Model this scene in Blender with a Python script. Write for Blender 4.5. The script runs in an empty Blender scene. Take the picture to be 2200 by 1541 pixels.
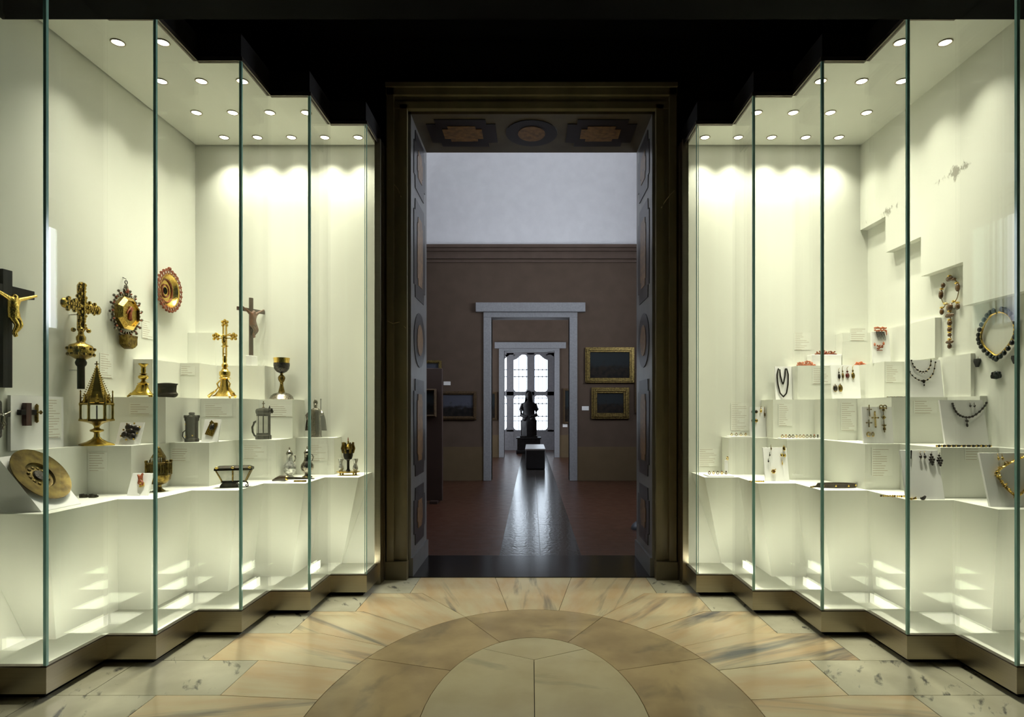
import bpy, bmesh, math, random
from mathutils import Vector, Matrix, Euler
random.seed(7)
SC = bpy.context.scene
COL = SC.collection
PI = math.pi

# ------------------------------------------------------------------ camera
F_PX, U0, Y0, CAM_H = 1300.0, 1142.0, 885.0, 1.2
cam_d = bpy.data.cameras.new('camera')
cam = bpy.data.objects.new('camera', cam_d); COL.objects.link(cam)
cam.location = (0, 0, CAM_H); cam.rotation_euler = (PI / 2, 0, 0)
cam_d.sensor_width = 36.0; cam_d.lens = F_PX / 2200 * 36.0
cam_d.shift_x = -(U0 - 1100.0) / 2200
cam_d.shift_y = (Y0 - 770.5) / 2200
cam_d.clip_start = 0.02; cam_d.clip_end = 200
SC.camera = cam

# ------------------------------------------------------------------ sky, exposure
SC.view_settings.view_transform = 'Standard'
SC.view_settings.look = 'None'
SC.view_settings.gamma = 1.0
SC.view_settings.use_curve_mapping = False
SC.view_settings.exposure = 0.12
SC.cycles.transparent_max_bounces = 32
SC.cycles.max_bounces = 8
SC.cycles.diffuse_bounces = 3
SC.cycles.glossy_bounces = 3
SC.cycles.sample_clamp_indirect = 6.0
wd = bpy.data.worlds.new('overcast_sky'); SC.world = wd
wd.use_nodes = True
bgn = wd.node_tree.nodes['Background']
bgn.inputs[0].default_value = (0.80, 0.90, 1.0, 1); bgn.inputs[1].default_value = 3.6
TUBE = 10.0             # brightness of the lamp strips hidden behind the showcase plinths
FLOOR_W = 230.0        # watts of the narrow beams along the glass
CASE_W = 23.6         # watts of one showcase downlight
CASE_COL = (1.0, 0.96, 0.77)
UNSEEN_WINDOW = 2.6     # brightness of the unseen glowing windows of the rooms beyond

# ------------------------------------------------------------------ materials
def nodes_of(m):
    m.use_nodes = True
    nt = m.node_tree
    return nt, nt.nodes, nt.links, nt.nodes['Principled BSDF']
def mat(name, col, rough=0.5, metal=0.0, col2=None, scale=20.0, bump=0.0, bscale=None, stretch=(1, 1, 1), spec=0.5, lo=.35, hi=.65, detail=4.0, rnd=False):
    m = bpy.data.materials.new(name); nt, N, L, P = nodes_of(m)
    P.inputs['Base Color'].default_value = (*col, 1)
    P.inputs['Roughness'].default_value = rough; P.inputs['Metallic'].default_value = metal
    P.inputs['Specular IOR Level'].default_value = spec
    tc = N.new('ShaderNodeTexCoord'); mp = N.new('ShaderNodeMapping')
    mp.inputs['Scale'].default_value = stretch
    L.new(tc.outputs['Object'], mp.inputs['Vector'])
    if rnd:
        oi = N.new('ShaderNodeObjectInfo'); ml = N.new('ShaderNodeMath'); ml.operation = 'MULTIPLY'; ml.inputs[1].default_value = 37.0
        L.new(oi.outputs['Random'], ml.inputs[0]); L.new(ml.outputs[0], mp.inputs['Location'])
    nz = N.new('ShaderNodeTexNoise'); nz.inputs['Scale'].default_value = scale; nz.inputs['Detail'].default_value = detail
    L.new(mp.outputs['Vector'], nz.inputs['Vector'])
    c2 = col2 or tuple(c * 0.86 for c in col)
    rp = N.new('ShaderNodeValToRGB')
    rp.color_ramp.elements[0].position = lo; rp.color_ramp.elements[1].position = hi
    rp.color_ramp.elements[0].color = (*c2, 1); rp.color_ramp.elements[1].color = (*col, 1)
    L.new(nz.outputs['Fac'], rp.inputs['Fac']); L.new(rp.outputs['Color'], P.inputs['Base Color'])
    if bump:
        nb = nz
        if bscale:
            nb = N.new('ShaderNodeTexNoise'); nb.inputs['Scale'].default_value = bscale; nb.inputs['Detail'].default_value = 3
            L.new(mp.outputs['Vector'], nb.inputs['Vector'])
        bp = N.new('ShaderNodeBump'); bp.inputs['Strength'].default_value = bump; bp.inputs['Distance'].default_value = 0.003
        L.new(nb.outputs['Fac'], bp.inputs['Height']); L.new(bp.outputs['Normal'], P.inputs['Normal'])
    return m
def glass_mat(name, tint, refl=1.0, base=0.02):
    m = bpy.data.materials.new(name); m.use_nodes = True
    nt = m.node_tree; N = nt.nodes; L = nt.links
    N.remove(N['Principled BSDF']); out = N['Material Output']
    tr = N.new('ShaderNodeBsdfTransparent'); tr.inputs[0].default_value = (*tint, 1)
    gl = N.new('ShaderNodeBsdfGlossy'); gl.inputs['Roughness'].default_value = base; gl.inputs['Color'].default_value = (refl, refl, refl, 1)
    fr = N.new('ShaderNodeFresnel'); fr.inputs['IOR'].default_value = 1.5
    # a back face seen from inside the pane uses the same curve as the front face
    geo = N.new('ShaderNodeNewGeometry'); mixi = N.new('ShaderNodeMath'); mixi.operation = 'MULTIPLY_ADD'
    mixi.inputs[1].default_value = 1 / 1.5 - 1.5; mixi.inputs[2].default_value = 1.5
    L.new(geo.outputs['Backfacing'], mixi.inputs[0])
    mul = N.new('ShaderNodeMath'); mul.operation = 'MULTIPLY'; mul.inputs[1].default_value = 1.0
    inv = N.new('ShaderNodeMath'); inv.operation = 'DIVIDE'; inv.inputs[0].default_value = 1.0
    sel = N.new('ShaderNodeMix'); sel.data_type = 'FLOAT'
    L.new(geo.outputs['Backfacing'], sel.inputs['Factor']); sel.inputs[2].default_value = 1.5; sel.inputs[3].default_value = 1 / 1.5
    fr2 = N.new('ShaderNodeFresnel'); fr2.inputs['IOR'].default_value = 1.5
    N.remove(mixi); N.remove(inv); N.remove(mul); N.remove(fr2)
    L.new(sel.outputs[0], fr.inputs['IOR'])
    mx = N.new('ShaderNodeMixShader')
    L.new(fr.outputs[0], mx.inputs[0]); L.new(tr.outputs[0], mx.inputs[1]); L.new(gl.outputs[0], mx.inputs[2])
    L.new(mx.outputs[0], out.inputs['Surface'])
    return m
def emit(name, col, strength):
    m = bpy.data.materials.new(name); nt, N, L, P = nodes_of(m)
    P.inputs['Base Color'].default_value = (*col, 1)
    P.inputs['Emission Color'].default_value = (*col, 1); P.inputs['Emission Strength'].default_value = strength
    return m

MT = {}
MT['case_white'] = mat('case_white_paint', (0.755, 0.765, 0.695), 0.62, col2=(0.74, 0.75, 0.68), scale=3, spec=0.2)
MT['card'] = mat('white_card', (0.86, 0.86, 0.85), 0.7, col2=(0.85, 0.85, 0.84), scale=8, spec=0.15)
MT['glass'] = glass_mat('showcase_glass', (0.972, 0.988, 0.972), 0.5, 0.0)
MT['glass_edge'] = mat('glass_edge_green', (0.42, 0.72, 0.66), 0.12, col2=(0.28, 0.55, 0.52), scale=9, stretch=(1, 1, .4), spec=0.8)
MT['steel'] = mat('brushed_bronze_steel', (0.42, 0.37, 0.28), 0.33, 1.0, col2=(0.37, 0.33, 0.25), scale=60, stretch=(.06, .06, 8))
MT['trim'] = mat('dark_bronze_trim', (0.12, 0.10, 0.08), 0.35, 0.9, scale=30)
MT['black'] = mat('black_paint', (0.009, 0.0075, 0.0075), 0.7, scale=5, spec=0.1)
MT['black_ceiling'] = mat('dark_ceiling_paint', (0.004, 0.004, 0.004), 0.8, scale=5, spec=0.05)
MT['gold'] = mat('gilt_metal', (0.56, 0.40, 0.09), 0.26, 1.0, col2=(0.24, 0.15, 0.03), scale=140, bump=.5)
MT['gold_bright'] = mat('bright_gold', (0.90, 0.66, 0.20), 0.2, 1.0, col2=(0.60, 0.38, 0.07), scale=160, bump=.4)
MT['gold_plain'] = mat('polished_gilt', (0.50, 0.36, 0.07), 0.27, 1.0, col2=(0.33, 0.22, 0.04), scale=40, bump=.1)
MT['gold_old'] = mat('worn_gilt', (0.28, 0.20, 0.05), 0.36, 1.0, col2=(0.10, 0.065, 0.017), scale=60, bump=.6)
MT['brass'] = mat('embossed_brass', (0.17, 0.125, 0.033), 0.45, 0.75, col2=(0.075, 0.05, 0.014), scale=28, bump=.35, detail=8)
MT['bronze'] = mat('dark_bronze', (0.028, 0.022, 0.013), 0.45, 0.6, col2=(0.010, 0.008, 0.006), spec=.3, scale=70, bump=.4)
MT['pewter'] = mat('grey_pewter', (0.058, 0.053, 0.04), 0.38, 0.85, col2=(0.022, 0.02, 0.016), spec=.3, scale=60, bump=.25)
MT['silver'] = mat('old_silver', (0.42, 0.39, 0.33), 0.24, 1.0, col2=(0.12, 0.105, 0.085), scale=120, bump=.4)
MT['silver_dark'] = mat('oxidised_silver', (0.12, 0.11, 0.10), 0.35, 0.9, col2=(0.035, 0.03, 0.03), scale=150, bump=.5)
MT['ebony'] = mat('ebony_wood', (0.0065, 0.0045, 0.004), 0.5, col2=(0.004, 0.003, 0.003), spec=.2, scale=30, stretch=(4, 4, .4))
MT['redwood'] = mat('red_brown_wood', (0.062, 0.018, 0.011), 0.42, col2=(0.03, 0.009, 0.006), scale=30, stretch=(5, 5, .5))
MT['boxwood'] = mat('boxwood_carving', (0.15, 0.055, 0.022), 0.4, col2=(0.08, 0.028, 0.012), scale=60, bump=.3)
MT['wood_brown'] = mat('brown_wood', (0.060, 0.027, 0.014), 0.42, col2=(0.03, 0.013, 0.008), scale=40, stretch=(5, 5, .5))
MT['coral'] = mat('red_coral', (0.30, 0.075, 0.022), 0.42, col2=(0.17, 0.033, 0.01), scale=90, bump=.5)
MT['coral_light'] = mat('salmon_coral', (0.56, 0.15, 0.05), 0.45, col2=(0.42, 0.09, 0.028), scale=90, bump=.4)
MT['jet'] = mat('black_jet', (0.005, 0.005, 0.006), 0.25, col2=(0.003, 0.003, 0.003), scale=50, spec=.3)
MT['garnet'] = mat('dark_garnet', (0.10, 0.018, 0.014), 0.18, scale=60)
MT['amber'] = mat('brown_agate', (0.15, 0.078, 0.024), 0.25, col2=(0.06, 0.03, 0.015), scale=70)
MT['blue_enamel'] = mat('grey_blue_enamel', (0.11, 0.105, 0.14), 0.25, col2=(0.05, 0.05, 0.07), scale=60)
MT['crystal'] = mat('cut_crystal', (0.80, 0.80, 0.76), 0.10, 0.55, col2=(0.25, 0.25, 0.23), scale=45, bump=.3)
MT['horn'] = mat('dark_horn', (0.06, 0.043, 0.025), 0.28, col2=(0.025, 0.018, 0.012), scale=40)
MT['leather'] = mat('brown_leather', (0.045, 0.031, 0.018), 0.5, col2=(0.025, 0.017, 0.01), scale=80, bump=.4)
MT['panel_glass'] = glass_mat('rock_crystal_panel', (0.93, 0.95, 0.94), 0.9, 0.02)
MT['ivory_panel'] = mat('milky_crystal', (0.66, 0.66, 0.58), 0.25, col2=(0.48, 0.48, 0.42), scale=25)

# print on the caption cards: ragged grey lines
def print_mat():
    m = bpy.data.materials.new('caption_print'); nt, N, L, P = nodes_of(m)
    P.inputs['Roughness'].default_value = .7
    tc = N.new('ShaderNodeTexCoord'); sx = N.new('ShaderNodeSeparateXYZ'); L.new(tc.outputs['Object'], sx.inputs[0])
    a = N.new('ShaderNodeMath'); a.operation = 'MULTIPLY'; a.inputs[1].default_value = 1 / 0.0135; L.new(sx.outputs['Z'], a.inputs[0])
    fr = N.new('ShaderNodeMath'); fr.operation = 'FRACT'; L.new(a.outputs[0], fr.inputs[0])
    lt = N.new('ShaderNodeMath'); lt.operation = 'LESS_THAN'; lt.inputs[1].default_value = .28; L.new(fr.outputs[0], lt.inputs[0])
    fl = N.new('ShaderNodeMath'); fl.operation = 'FLOOR'; L.new(a.outputs[0], fl.inputs[0])
    oi = N.new('ShaderNodeObjectInfo'); ad = N.new('ShaderNodeMath'); ad.operation = 'MULTIPLY_ADD'; ad.inputs[1].default_value = 91.0
    L.new(oi.outputs['Random'], ad.inputs[0]); L.new(fl.outputs[0], ad.inputs[2])
    wn = N.new('ShaderNodeTexWhiteNoise'); wn.noise_dimensions = '1D'; L.new(ad.outputs[0], wn.inputs['W'])
    # the length of each line (x from the left edge)
    ln = N.new('ShaderNodeMath'); ln.operation = 'MULTIPLY_ADD'; ln.inputs[1].default_value = .55; ln.inputs[2].default_value = .35
    L.new(wn.outputs['Value'], ln.inputs[0])
    gx = N.new('ShaderNodeSeparateXYZ'); L.new(tc.outputs['Generated'], gx.inputs[0])
    ok = N.new('ShaderNodeMath'); ok.operation = 'LESS_THAN'; L.new(gx.outputs['X'], ok.inputs[0]); L.new(ln.outputs[0], ok.inputs[1])
    ok2 = N.new('ShaderNodeMath'); ok2.operation = 'GREATER_THAN'; ok2.inputs[1].default_value = .06; L.new(gx.outputs['X'], ok2.inputs[0])
    mm = N.new('ShaderNodeMath'); mm.operation = 'MULTIPLY'; L.new(lt.outputs[0], mm.inputs[0]); L.new(ok.outputs[0], mm.inputs[1])
    mm2 = N.new('ShaderNodeMath'); mm2.operation = 'MULTIPLY'; L.new(mm.outputs[0], mm2.inputs[0]); L.new(ok2.outputs[0], mm2.inputs[1])
    mx = N.new('ShaderNodeMix'); mx.data_type = 'RGBA'; mx.inputs[6].default_value = (.79, .80, .73, 1); mx.inputs[7].default_value = (.52, .47, .38, 1)
    L.new(mm2.outputs[0], mx.inputs[0]); L.new(mx.outputs[2], P.inputs['Base Color'])
    return m
MT['print'] = print_mat()

# ------------------------------------------------------------------ mesh builder
class M:
    def __init__(s): s.v = []; s.f = []
    def add(s, vs, fs):
        o = len(s.v); s.v += [tuple(v) for v in vs]; s.f += [tuple(i + o for i in f) for f in fs]; return s
    def box(s, x0, x1, y0, y1, z0, z1):
        return s.add([(x0, y0, z0), (x1, y0, z0), (x1, y1, z0), (x0, y1, z0), (x0, y0, z1), (x1, y0, z1), (x1, y1, z1), (x0, y1, z1)],
                     [(0, 3, 2, 1), (4, 5, 6, 7), (0, 1, 5, 4), (1, 2, 6, 5), (2, 3, 7, 6), (3, 0, 4, 7)])
    def lathe(s, prof, n=16, c=(0, 0, 0), flat=1.0, ph=0.0):
        vs = []; fs = []
        for r, z in prof:
            for k in range(n):
                a = 2 * PI * k / n + ph
                vs.append((c[0] + r * math.cos(a), c[1] + r * math.sin(a) * flat, c[2] + z))
        for i in range(len(prof) - 1):
            for k in range(n):
                k2 = (k + 1) % n
                fs.append((i * n + k, i * n + k2, (i + 1) * n + k2, (i + 1) * n + k))
        fs.append(tuple(range(n - 1, -1, -1))); fs.append(tuple((len(prof) - 1) * n + k for k in range(n)))
        return s.add(vs, fs)
    def tube(s, pts, r, n=6, closed=False):
        pts = [Vector(p) for p in pts]; m = len(pts)
        rr = r if isinstance(r, (list, tuple)) else [r] * m
        vs = []; fs = []
        for i, p in enumerate(pts):
            if closed: t = pts[(i + 1) % m] - pts[i - 1]
            else: t = pts[min(i + 1, m - 1)] - pts[max(i - 1, 0)]
            t.normalize()
            up = Vector((0, 0, 1)) if abs(t.z) < .9 else Vector((0, 1, 0))
            a = t.cross(up).normalized(); b = t.cross(a)
            for k in range(n):
                q = 2 * PI * k / n
                vs.append(p + (a * math.cos(q) + b * math.sin(q)) * rr[i])
        for i in range(m if closed else m - 1):
            j = (i + 1) % m
            for k in range(n):
                k2 = (k + 1) % n
                fs.append((i * n + k, j * n + k, j * n + k2, i * n + k2))
        if not closed:
            fs.append(tuple(range(n))); fs.append(tuple((m - 1) * n + k for k in range(n - 1, -1, -1)))
        return s.add(vs, fs)
    def ball(s, c, r, n=8, m=5):
        r = r if isinstance(r, (list, tuple)) else (r, r, r)
        vs = [(c[0], c[1], c[2] - r[2])]; fs = []
        for i in range(1, m):
            a = PI * i / m
            for k in range(n):
                q = 2 * PI * k / n
                vs.append((c[0] + r[0] * math.sin(a) * math.cos(q), c[1] + r[1] * math.sin(a) * math.sin(q), c[2] - r[2] * math.cos(a)))
        vs.append((c[0], c[1], c[2] + r[2])); T = len(vs) - 1
        for k in range(n): fs.append((0, 1 + (k + 1) % n, 1 + k)); fs.append((T, 1 + (m - 2) * n + k, 1 + (m - 2) * n + (k + 1) % n))
        for i in range(m - 2):
            for k in range(n):
                fs.append((1 + i * n + k, 1 + i * n + (k + 1) % n, 1 + (i + 1) * n + (k + 1) % n, 1 + (i + 1) * n + k))
        return s.add(vs, fs)
    def prism(s, poly, y0, y1, plane='xz'):
        n = len(poly)
        if sum(poly[i][0] * poly[(i + 1) % n][1] - poly[(i + 1) % n][0] * poly[i][1] for i in range(n)) < 0: poly = poly[::-1]
        if plane == 'xz': vs = [(p[0], y0, p[1]) for p in poly] + [(p[0], y1, p[1]) for p in poly]
        elif plane == 'xy': vs = [(p[0], p[1], y1) for p in poly] + [(p[0], p[1], y0) for p in poly]
        else: vs = [(y1, p[0], p[1]) for p in poly] + [(y0, p[0], p[1]) for p in poly]
        fs = [tuple(range(n)), tuple(range(2 * n - 1, n - 1, -1))]
        for i in range(n):
            j = (i + 1) % n; fs.append((i, n + i, n + j, j))
        return s.add(vs, fs)
    def ring(s, c, R, r, n=16, k=6, axis='y', sq=1.0):
        pts = []
        for i in range(n):
            a = 2 * PI * i / n
            x, z = R * math.cos(a), R * sq * math.sin(a)
            pts.append((c[0] + x, c[1], c[2] + z) if axis == 'y' else (c[0] + x, c[1] + z, c[2]))
        return s.tube(pts, r, k, True)
    def scaled(s, k, ky=None):
        s.v = [(x * k, y * k, z * k) for x, y, z in s.v]; return s
    def moved(s, d):
        s.v = [(x + d[0], y + d[1], z + d[2]) for x, y, z in s.v]; return s
    def build(s, name, m, parent=None, smooth=False, sc=1.0, bevel=0):
        me = bpy.data.meshes.new(name)
        me.from_pydata([(x * sc, y * sc, z * sc) for x, y, z in s.v], [], s.f); me.update()
        bm = bmesh.new(); bm.from_mesh(me); bmesh.ops.recalc_face_normals(bm, faces=bm.faces)
        if bevel: bmesh.ops.bevel(bm, geom=list(bm.edges), offset=bevel * (sc if bevel > .05 else 1), segments=1, affect='EDGES')
        bm.to_mesh(me); bm.free()
        if smooth:
            for p in me.polygons: p.use_smooth = True
            try: me.set_sharp_from_angle(angle=math.radians(40))
            except Exception: pass
        mm = MT[m] if isinstance(m, str) else m
        me.materials.append(mm)
        o = bpy.data.objects.new(name, me); COL.objects.link(o)
        if parent: o.parent = parent
        return o
def tag(o, label, cat, group=None, kind=None):
    o['label'] = label; o['category'] = cat
    if group: o['group'] = group
    if kind: o['kind'] = kind
    return o
def struct(o, label=None, cat=None):
    o['kind'] = 'structure'
    if label: o['label'] = label
    if cat: o['category'] = cat
    return o
def thing(name, label, cat, loc=(0, 0, 0), rotz=0.0, group=None, rot=None):
    o = bpy.data.objects.new(name, None); COL.objects.link(o); o.empty_display_size = .05
    o.location = loc; o.rotation_euler = rot if rot else (0, 0, rotz)
    return tag(o, label, cat, group)
def W(u, y, Y): return Vector(((u - U0) * Y / F_PX, Y, CAM_H + (Y0 - y) * Y / F_PX))
def XU(u, Y): return (u - U0) * Y / F_PX
# ================================================================== SETTING
FRONT, DOORB = 4.38, 5.03          # the wall with the stone portal, front and back face
DX, DTOP = 0.893, 3.375            # half width and height of its opening
# ---- floor of the near room: marble tiles laid as geometry on a dark bed
MT['bed'] = mat('dark_joint_mortar', (0.035, 0.03, 0.022), 0.8)
MT['petal'] = mat('veined_rose_marble', (0.80, 0.68, 0.44), 0.15, col2=(0.74, 0.53, 0.31), scale=3.0, stretch=(.8, 3.2, 3), detail=6, rnd=True)
def veins(m, dark, sc, stretch, lo, hi, pos=1.0):
    nt = m.node_tree; N = nt.nodes; L = nt.links; P = N['Principled BSDF']
    src = P.inputs['Base Color'].links[0].from_socket
    tc = N.new('ShaderNodeTexCoord'); mp = N.new('ShaderNodeMapping'); mp.inputs['Scale'].default_value = stretch
    oi = N.new('ShaderNodeObjectInfo'); ml = N.new('ShaderNodeMath'); ml.operation = 'MULTIPLY'; ml.inputs[1].default_value = 53.0
    L.new(oi.outputs['Random'], ml.inputs[0]); L.new(ml.outputs[0], mp.inputs['Location']); L.new(tc.outputs['Object'], mp.inputs['Vector'])
    nz = N.new('ShaderNodeTexNoise'); nz.inputs['Scale'].default_value = sc; nz.inputs['Detail'].default_value = 4; nz.inputs['Distortion'].default_value = .35; nz.inputs['Roughness'].default_value = .55
    L.new(mp.outputs['Vector'], nz.inputs['Vector'])
    rp = N.new('ShaderNodeValToRGB'); rp.color_ramp.elements[0].position = lo; rp.color_ramp.elements[1].position = hi
    rp.color_ramp.elements[0].color = (0, 0, 0, 1); rp.color_ramp.elements[1].color = (pos, pos, pos, 1)
    L.new(nz.outputs['Fac'], rp.inputs['Fac'])
    mx = N.new('ShaderNodeMix'); mx.data_type = 'RGBA'; mx.inputs[7].default_value = (*dark, 1)
    L.new(rp.outputs['Color'], mx.inputs[0]); L.new(src, mx.inputs[6]); L.new(mx.outputs[2], P.inputs['Base Color'])
veins(MT['petal'], (0.15, 0.155, 0.165), 1.7, (.5, 4.6, 5), .57, .74, .95)
MT['ringtile'] = mat('tan_marble', (0.60, 0.46, 0.26), 0.14, col2=(0.43, 0.32, 0.185), scale=3.5, detail=7, rnd=True)
veins(MT['ringtile'], (0.15, 0.145, 0.12), 3.0, (1, 1.6, 1), .58, .75, .55)
MT['core'] = mat('beige_marble', (0.68, 0.60, 0.39), 0.14, col2=(0.60, 0.51, 0.32), scale=5, detail=8, rnd=True)
veins(MT['core'], (0.27, 0.255, 0.19), 2.2, (2.2, .9, 1), .62, .75, .5)
MT['border'] = mat('pale_speckled_marble', (0.70, 0.66, 0.50), 0.22, col2=(0.57, 0.53, 0.39), scale=5, detail=8, rnd=True)
veins(MT['border'], (0.07, 0.07, 0.075), 6.0, (3.0, 1.1, 1), .60, .70, .85)

floor = struct(M().box(-2.6, 2.6, -1.6, FRONT, -.08, -.014).build('floor', 'bed'))
FCX, FCY = 0.012, 2.38
def inset(poly, d):
    n = len(poly)
    A = sum(poly[i][0] * poly[(i + 1) % n][1] - poly[(i + 1) % n][0] * poly[i][1] for i in range(n))
    if A < 0: poly = poly[::-1]
    out = []
    for i in range(n):
        p0, p1, p2 = Vector(poly[i - 1]), Vector(poly[i]), Vector(poly[(i + 1) % n])
        e1 = (p1 - p0).normalized(); e2 = (p2 - p1).normalized()
        n1 = Vector((-e1.y, e1.x)); n2 = Vector((-e2.y, e2.x))
        b = n1 + n2
        if b.length < 1e-6: b = n1.copy()
        b.normalize(); k = d / max(.35, b.dot(n1)); out.append(tuple(p1 + b * k))
    return out
def tile(name, poly, m, ang=0.0):
    pts = inset([(p[0] + FCX, p[1]) for p in poly], .0016)
    c = Vector((sum(p[0] for p in pts) / len(pts), sum(p[1] for p in pts) / len(pts)))
    R = Matrix.Rotation(-ang, 2)
    loc = [tuple(R @ (Vector(p) - c)) for p in pts]
    o = M().prism(loc, -.013, random.uniform(-.0004, .0004), 'xy').build(name, m, floor)
    o.location = (c.x, c.y, 0); o.rotation_euler = (0, 0, ang)
    return o
def ell(a, b, ang): return (a * math.sin(ang), FCY + b * math.cos(ang))
AI, BI, AO, BO = .45, .836, .907, 1.29
def ell_arc(a, b, p, q, n=9):          # between the ellipse parameters of p and q
    def par(pt): return math.atan2(pt[0] / a, (pt[1] - FCY) / b)
    t0, t1 = par(p), par(q)
    if t1 - t0 > PI: t1 -= 2 * PI
    if t0 - t1 > PI: t1 += 2 * PI
    return [ell(a, b, t0 + (t1 - t0) * k / n) for k in range(n + 1)]
def my(p): return (p[0], 2 * FCY - p[1])
def mx_(p): return (-p[0], p[1])
# heart of the oval: Y joints at both ends
Jc = (-.263, 3.077); Yj = (0, 2.927)
for f in (lambda p: p, my):
    tile('marble_tile', [f(p) for p in ell_arc(AI, BI, Jc, mx_(Jc), 8)] + [f(Yj)], 'core', .4)
for f in (lambda p: p, mx_):
    tile('marble_tile', [f(p) for p in ell_arc(AI, BI, Jc, my(Jc), 18)] + [f(my(Yj)), f(Yj)], 'core', 1.3)
# ring of eight
J1o, J1i, J2o, J2i = (-.4036, 3.545), (-.176, 3.149), (-.81, 2.943), (-.391, 2.81)
def on(a, b, p):
    t = math.atan2(p[0] / a, (p[1] - FCY) / b); return ell(a, b, t)
J1o, J2o, J1i, J2i = on(AO, BO, J1o), on(AO, BO, J2o), on(AI, BI, J1i), on(AI, BI, J2i)
for f in (lambda p: p, my):
    tile('marble_tile', [f(p) for p in ell_arc(AO, BO, J1o, mx_(J1o), 10) + ell_arc(AI, BI, mx_(J1i), J1i, 6)], 'ringtile', 0)
    for g in (lambda p: p, mx_):
        tile('marble_tile', [f(g(p)) for p in ell_arc(AO, BO, J1o, J2o, 8) + ell_arc(AI, BI, J2i, J1i, 6)], 'ringtile', .8)
for g in (lambda p: p, mx_):
    tile('marble_tile', [g(p) for p in ell_arc(AO, BO, J2o, my(J2o), 12) + ell_arc(AI, BI, my(J2i), J2i, 10)], 'ringtile', 1.4)
# rays
RJ = [on(AO, BO, p) for p in ((-.156, 3.68), (-.41, 3.57), (-.635, 3.355), (-.766, 3.10), (-.862, 2.81), (-.896, 2.52))]
YR = [4.378, 4.0, 3.636, 3.277, 2.92, 2.56]
EJ = [(-.275, YR[0]), (-.735, YR[1]), (-1.024, YR[2]), (-1.15, YR[3]), (-1.30, YR[4]), (-1.33, YR[5])]
XC = [-.815, -1.07, -1.32, -1.575, -1.33, -1.60]
def ray_angle(poly):
    c = Vector((sum(p[0] for p in poly) / len(poly), sum(p[1] for p in poly) / len(poly)))
    return math.atan2(c.y - 2.55, c.x)
for f in (lambda p: p, my):
    p = [f(q) for q in ell_arc(AO, BO, RJ[0], mx_(RJ[0]), 5)] + [f(mx_(EJ[0])), f(EJ[0])]
    tile('marble_tile', p, 'petal', PI / 2)
    for g in (lambda p: p, mx_):
        for k in range(5):
            pl = ell_arc(AO, BO, RJ[k + 1], RJ[k], 4) + [EJ[k], (XC[k], YR[k]), (XC[k], YR[k + 1])]
            if abs(EJ[k + 1][0] - XC[k]) > .01: pl.append(EJ[k + 1])
            pl = [f(g(q)) for q in pl]
            tile('marble_tile', pl, 'petal', ray_angle(pl))
        if f((0, 0))[1] == 0:
            pl = ell_arc(AO, BO, my(RJ[5]), RJ[5], 4) + [EJ[5], (-1.60, YR[5]), (-1.60, 2 * FCY - YR[5])]
            pl = [g(q) for q in pl + [my(EJ[5])]]
            tile('marble_tile', pl, 'petal', ray_angle(pl))
# pale border in steps beside the showcases
rows = [(0, [(-1.30, -.815)]), (1, [(-1.60, -1.07)]), (2, [(-1.86, -1.32)]), (3, [(-2.12, -1.575)]), (4, [(-2.56, -1.9), (-1.9, -1.33)])]
for f in (lambda p: p, my):
    for g in (lambda p: p, mx_):
        for r, spans in rows:
            for a, b in spans:
                q = [f(g(p)) for p in ((a, YR[r]), (b, YR[r]), (b, YR[r + 1]), (a, YR[r + 1]))]
                tile('marble_tile', q, 'border', .5 if g((1, 0))[0] > 0 else -.5)
for g in (lambda p: p, mx_):
    for a, b in ((-2.56, -2.08), (-2.08, -1.60)):
        tile('marble_tile', [g(p) for p in ((a, 2.56), (b, 2.56), (b, 2.2), (a, 2.2))], 'border', .5 if g((1, 0))[0] > 0 else -.5)

# ---- dark shell of the near room
CEIL = 3.9
struct(M().box(-2.62, 2.62, -1.6, DOORB, CEIL, CEIL + .1).build('ceiling', 'black_ceiling'))
struct(M().box(-2.62, 2.62, 2.52, 2.86, 3.055, CEIL).build('trim_1', 'black_ceiling'), 'black ceiling beam crossing above the two showcases', 'beam')
struct(M().box(-2.62, -2.53, -1.6, 4.6, -.08, CEIL).build('wall_left', 'black'))
struct(M().box(2.53, 2.62, -1.6, 4.6, -.08, CEIL).build('wall_right', 'black'))
struct(M().box(-2.62, 2.62, -1.7, -1.6, -.08, CEIL).build('wall_rear', 'black'))
wb = M().box(-1.075, -DX, FRONT, DOORB, 0, DTOP).box(DX, 1.075, FRONT, DOORB, 0, DTOP)
wb.box(-1.075, 1.075, FRONT, DOORB, DTOP, CEIL)
for s in (-1, 1):
    x0, x1 = sorted((s * 1.075, s * 2.62))
    wb.box(x0, x1, 4.56, DOORB, 0, CEIL).box(x0, x1, FRONT, 4.56, 3.22, CEIL)
struct(wb.build('wall_back', 'black'))

# ---- stone portal: architrave, inlaid reveals and soffit, threshold
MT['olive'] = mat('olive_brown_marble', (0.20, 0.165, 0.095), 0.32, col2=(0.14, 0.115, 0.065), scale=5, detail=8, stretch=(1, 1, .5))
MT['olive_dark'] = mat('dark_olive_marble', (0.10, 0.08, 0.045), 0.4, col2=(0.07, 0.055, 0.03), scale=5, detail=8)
MT['vein'] = mat('pale_calcite_vein', (0.42, 0.34, 0.20), 0.35)
MT['grey_marble'] = mat('grey_blue_marble', (0.17, 0.168, 0.168), 0.3, col2=(0.14, 0.138, 0.138), scale=7, detail=8)
MT['inlay_dark'] = mat('black_marble_inlay', (0.014, 0.012, 0.015), 0.3, scale=10)
MT['inlay_ochre'] = mat('ochre_alabaster_inlay', (0.25, 0.135, 0.042), 0.35, col2=(0.12, 0.06, 0.024), scale=26, detail=8, rnd=True)
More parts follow.
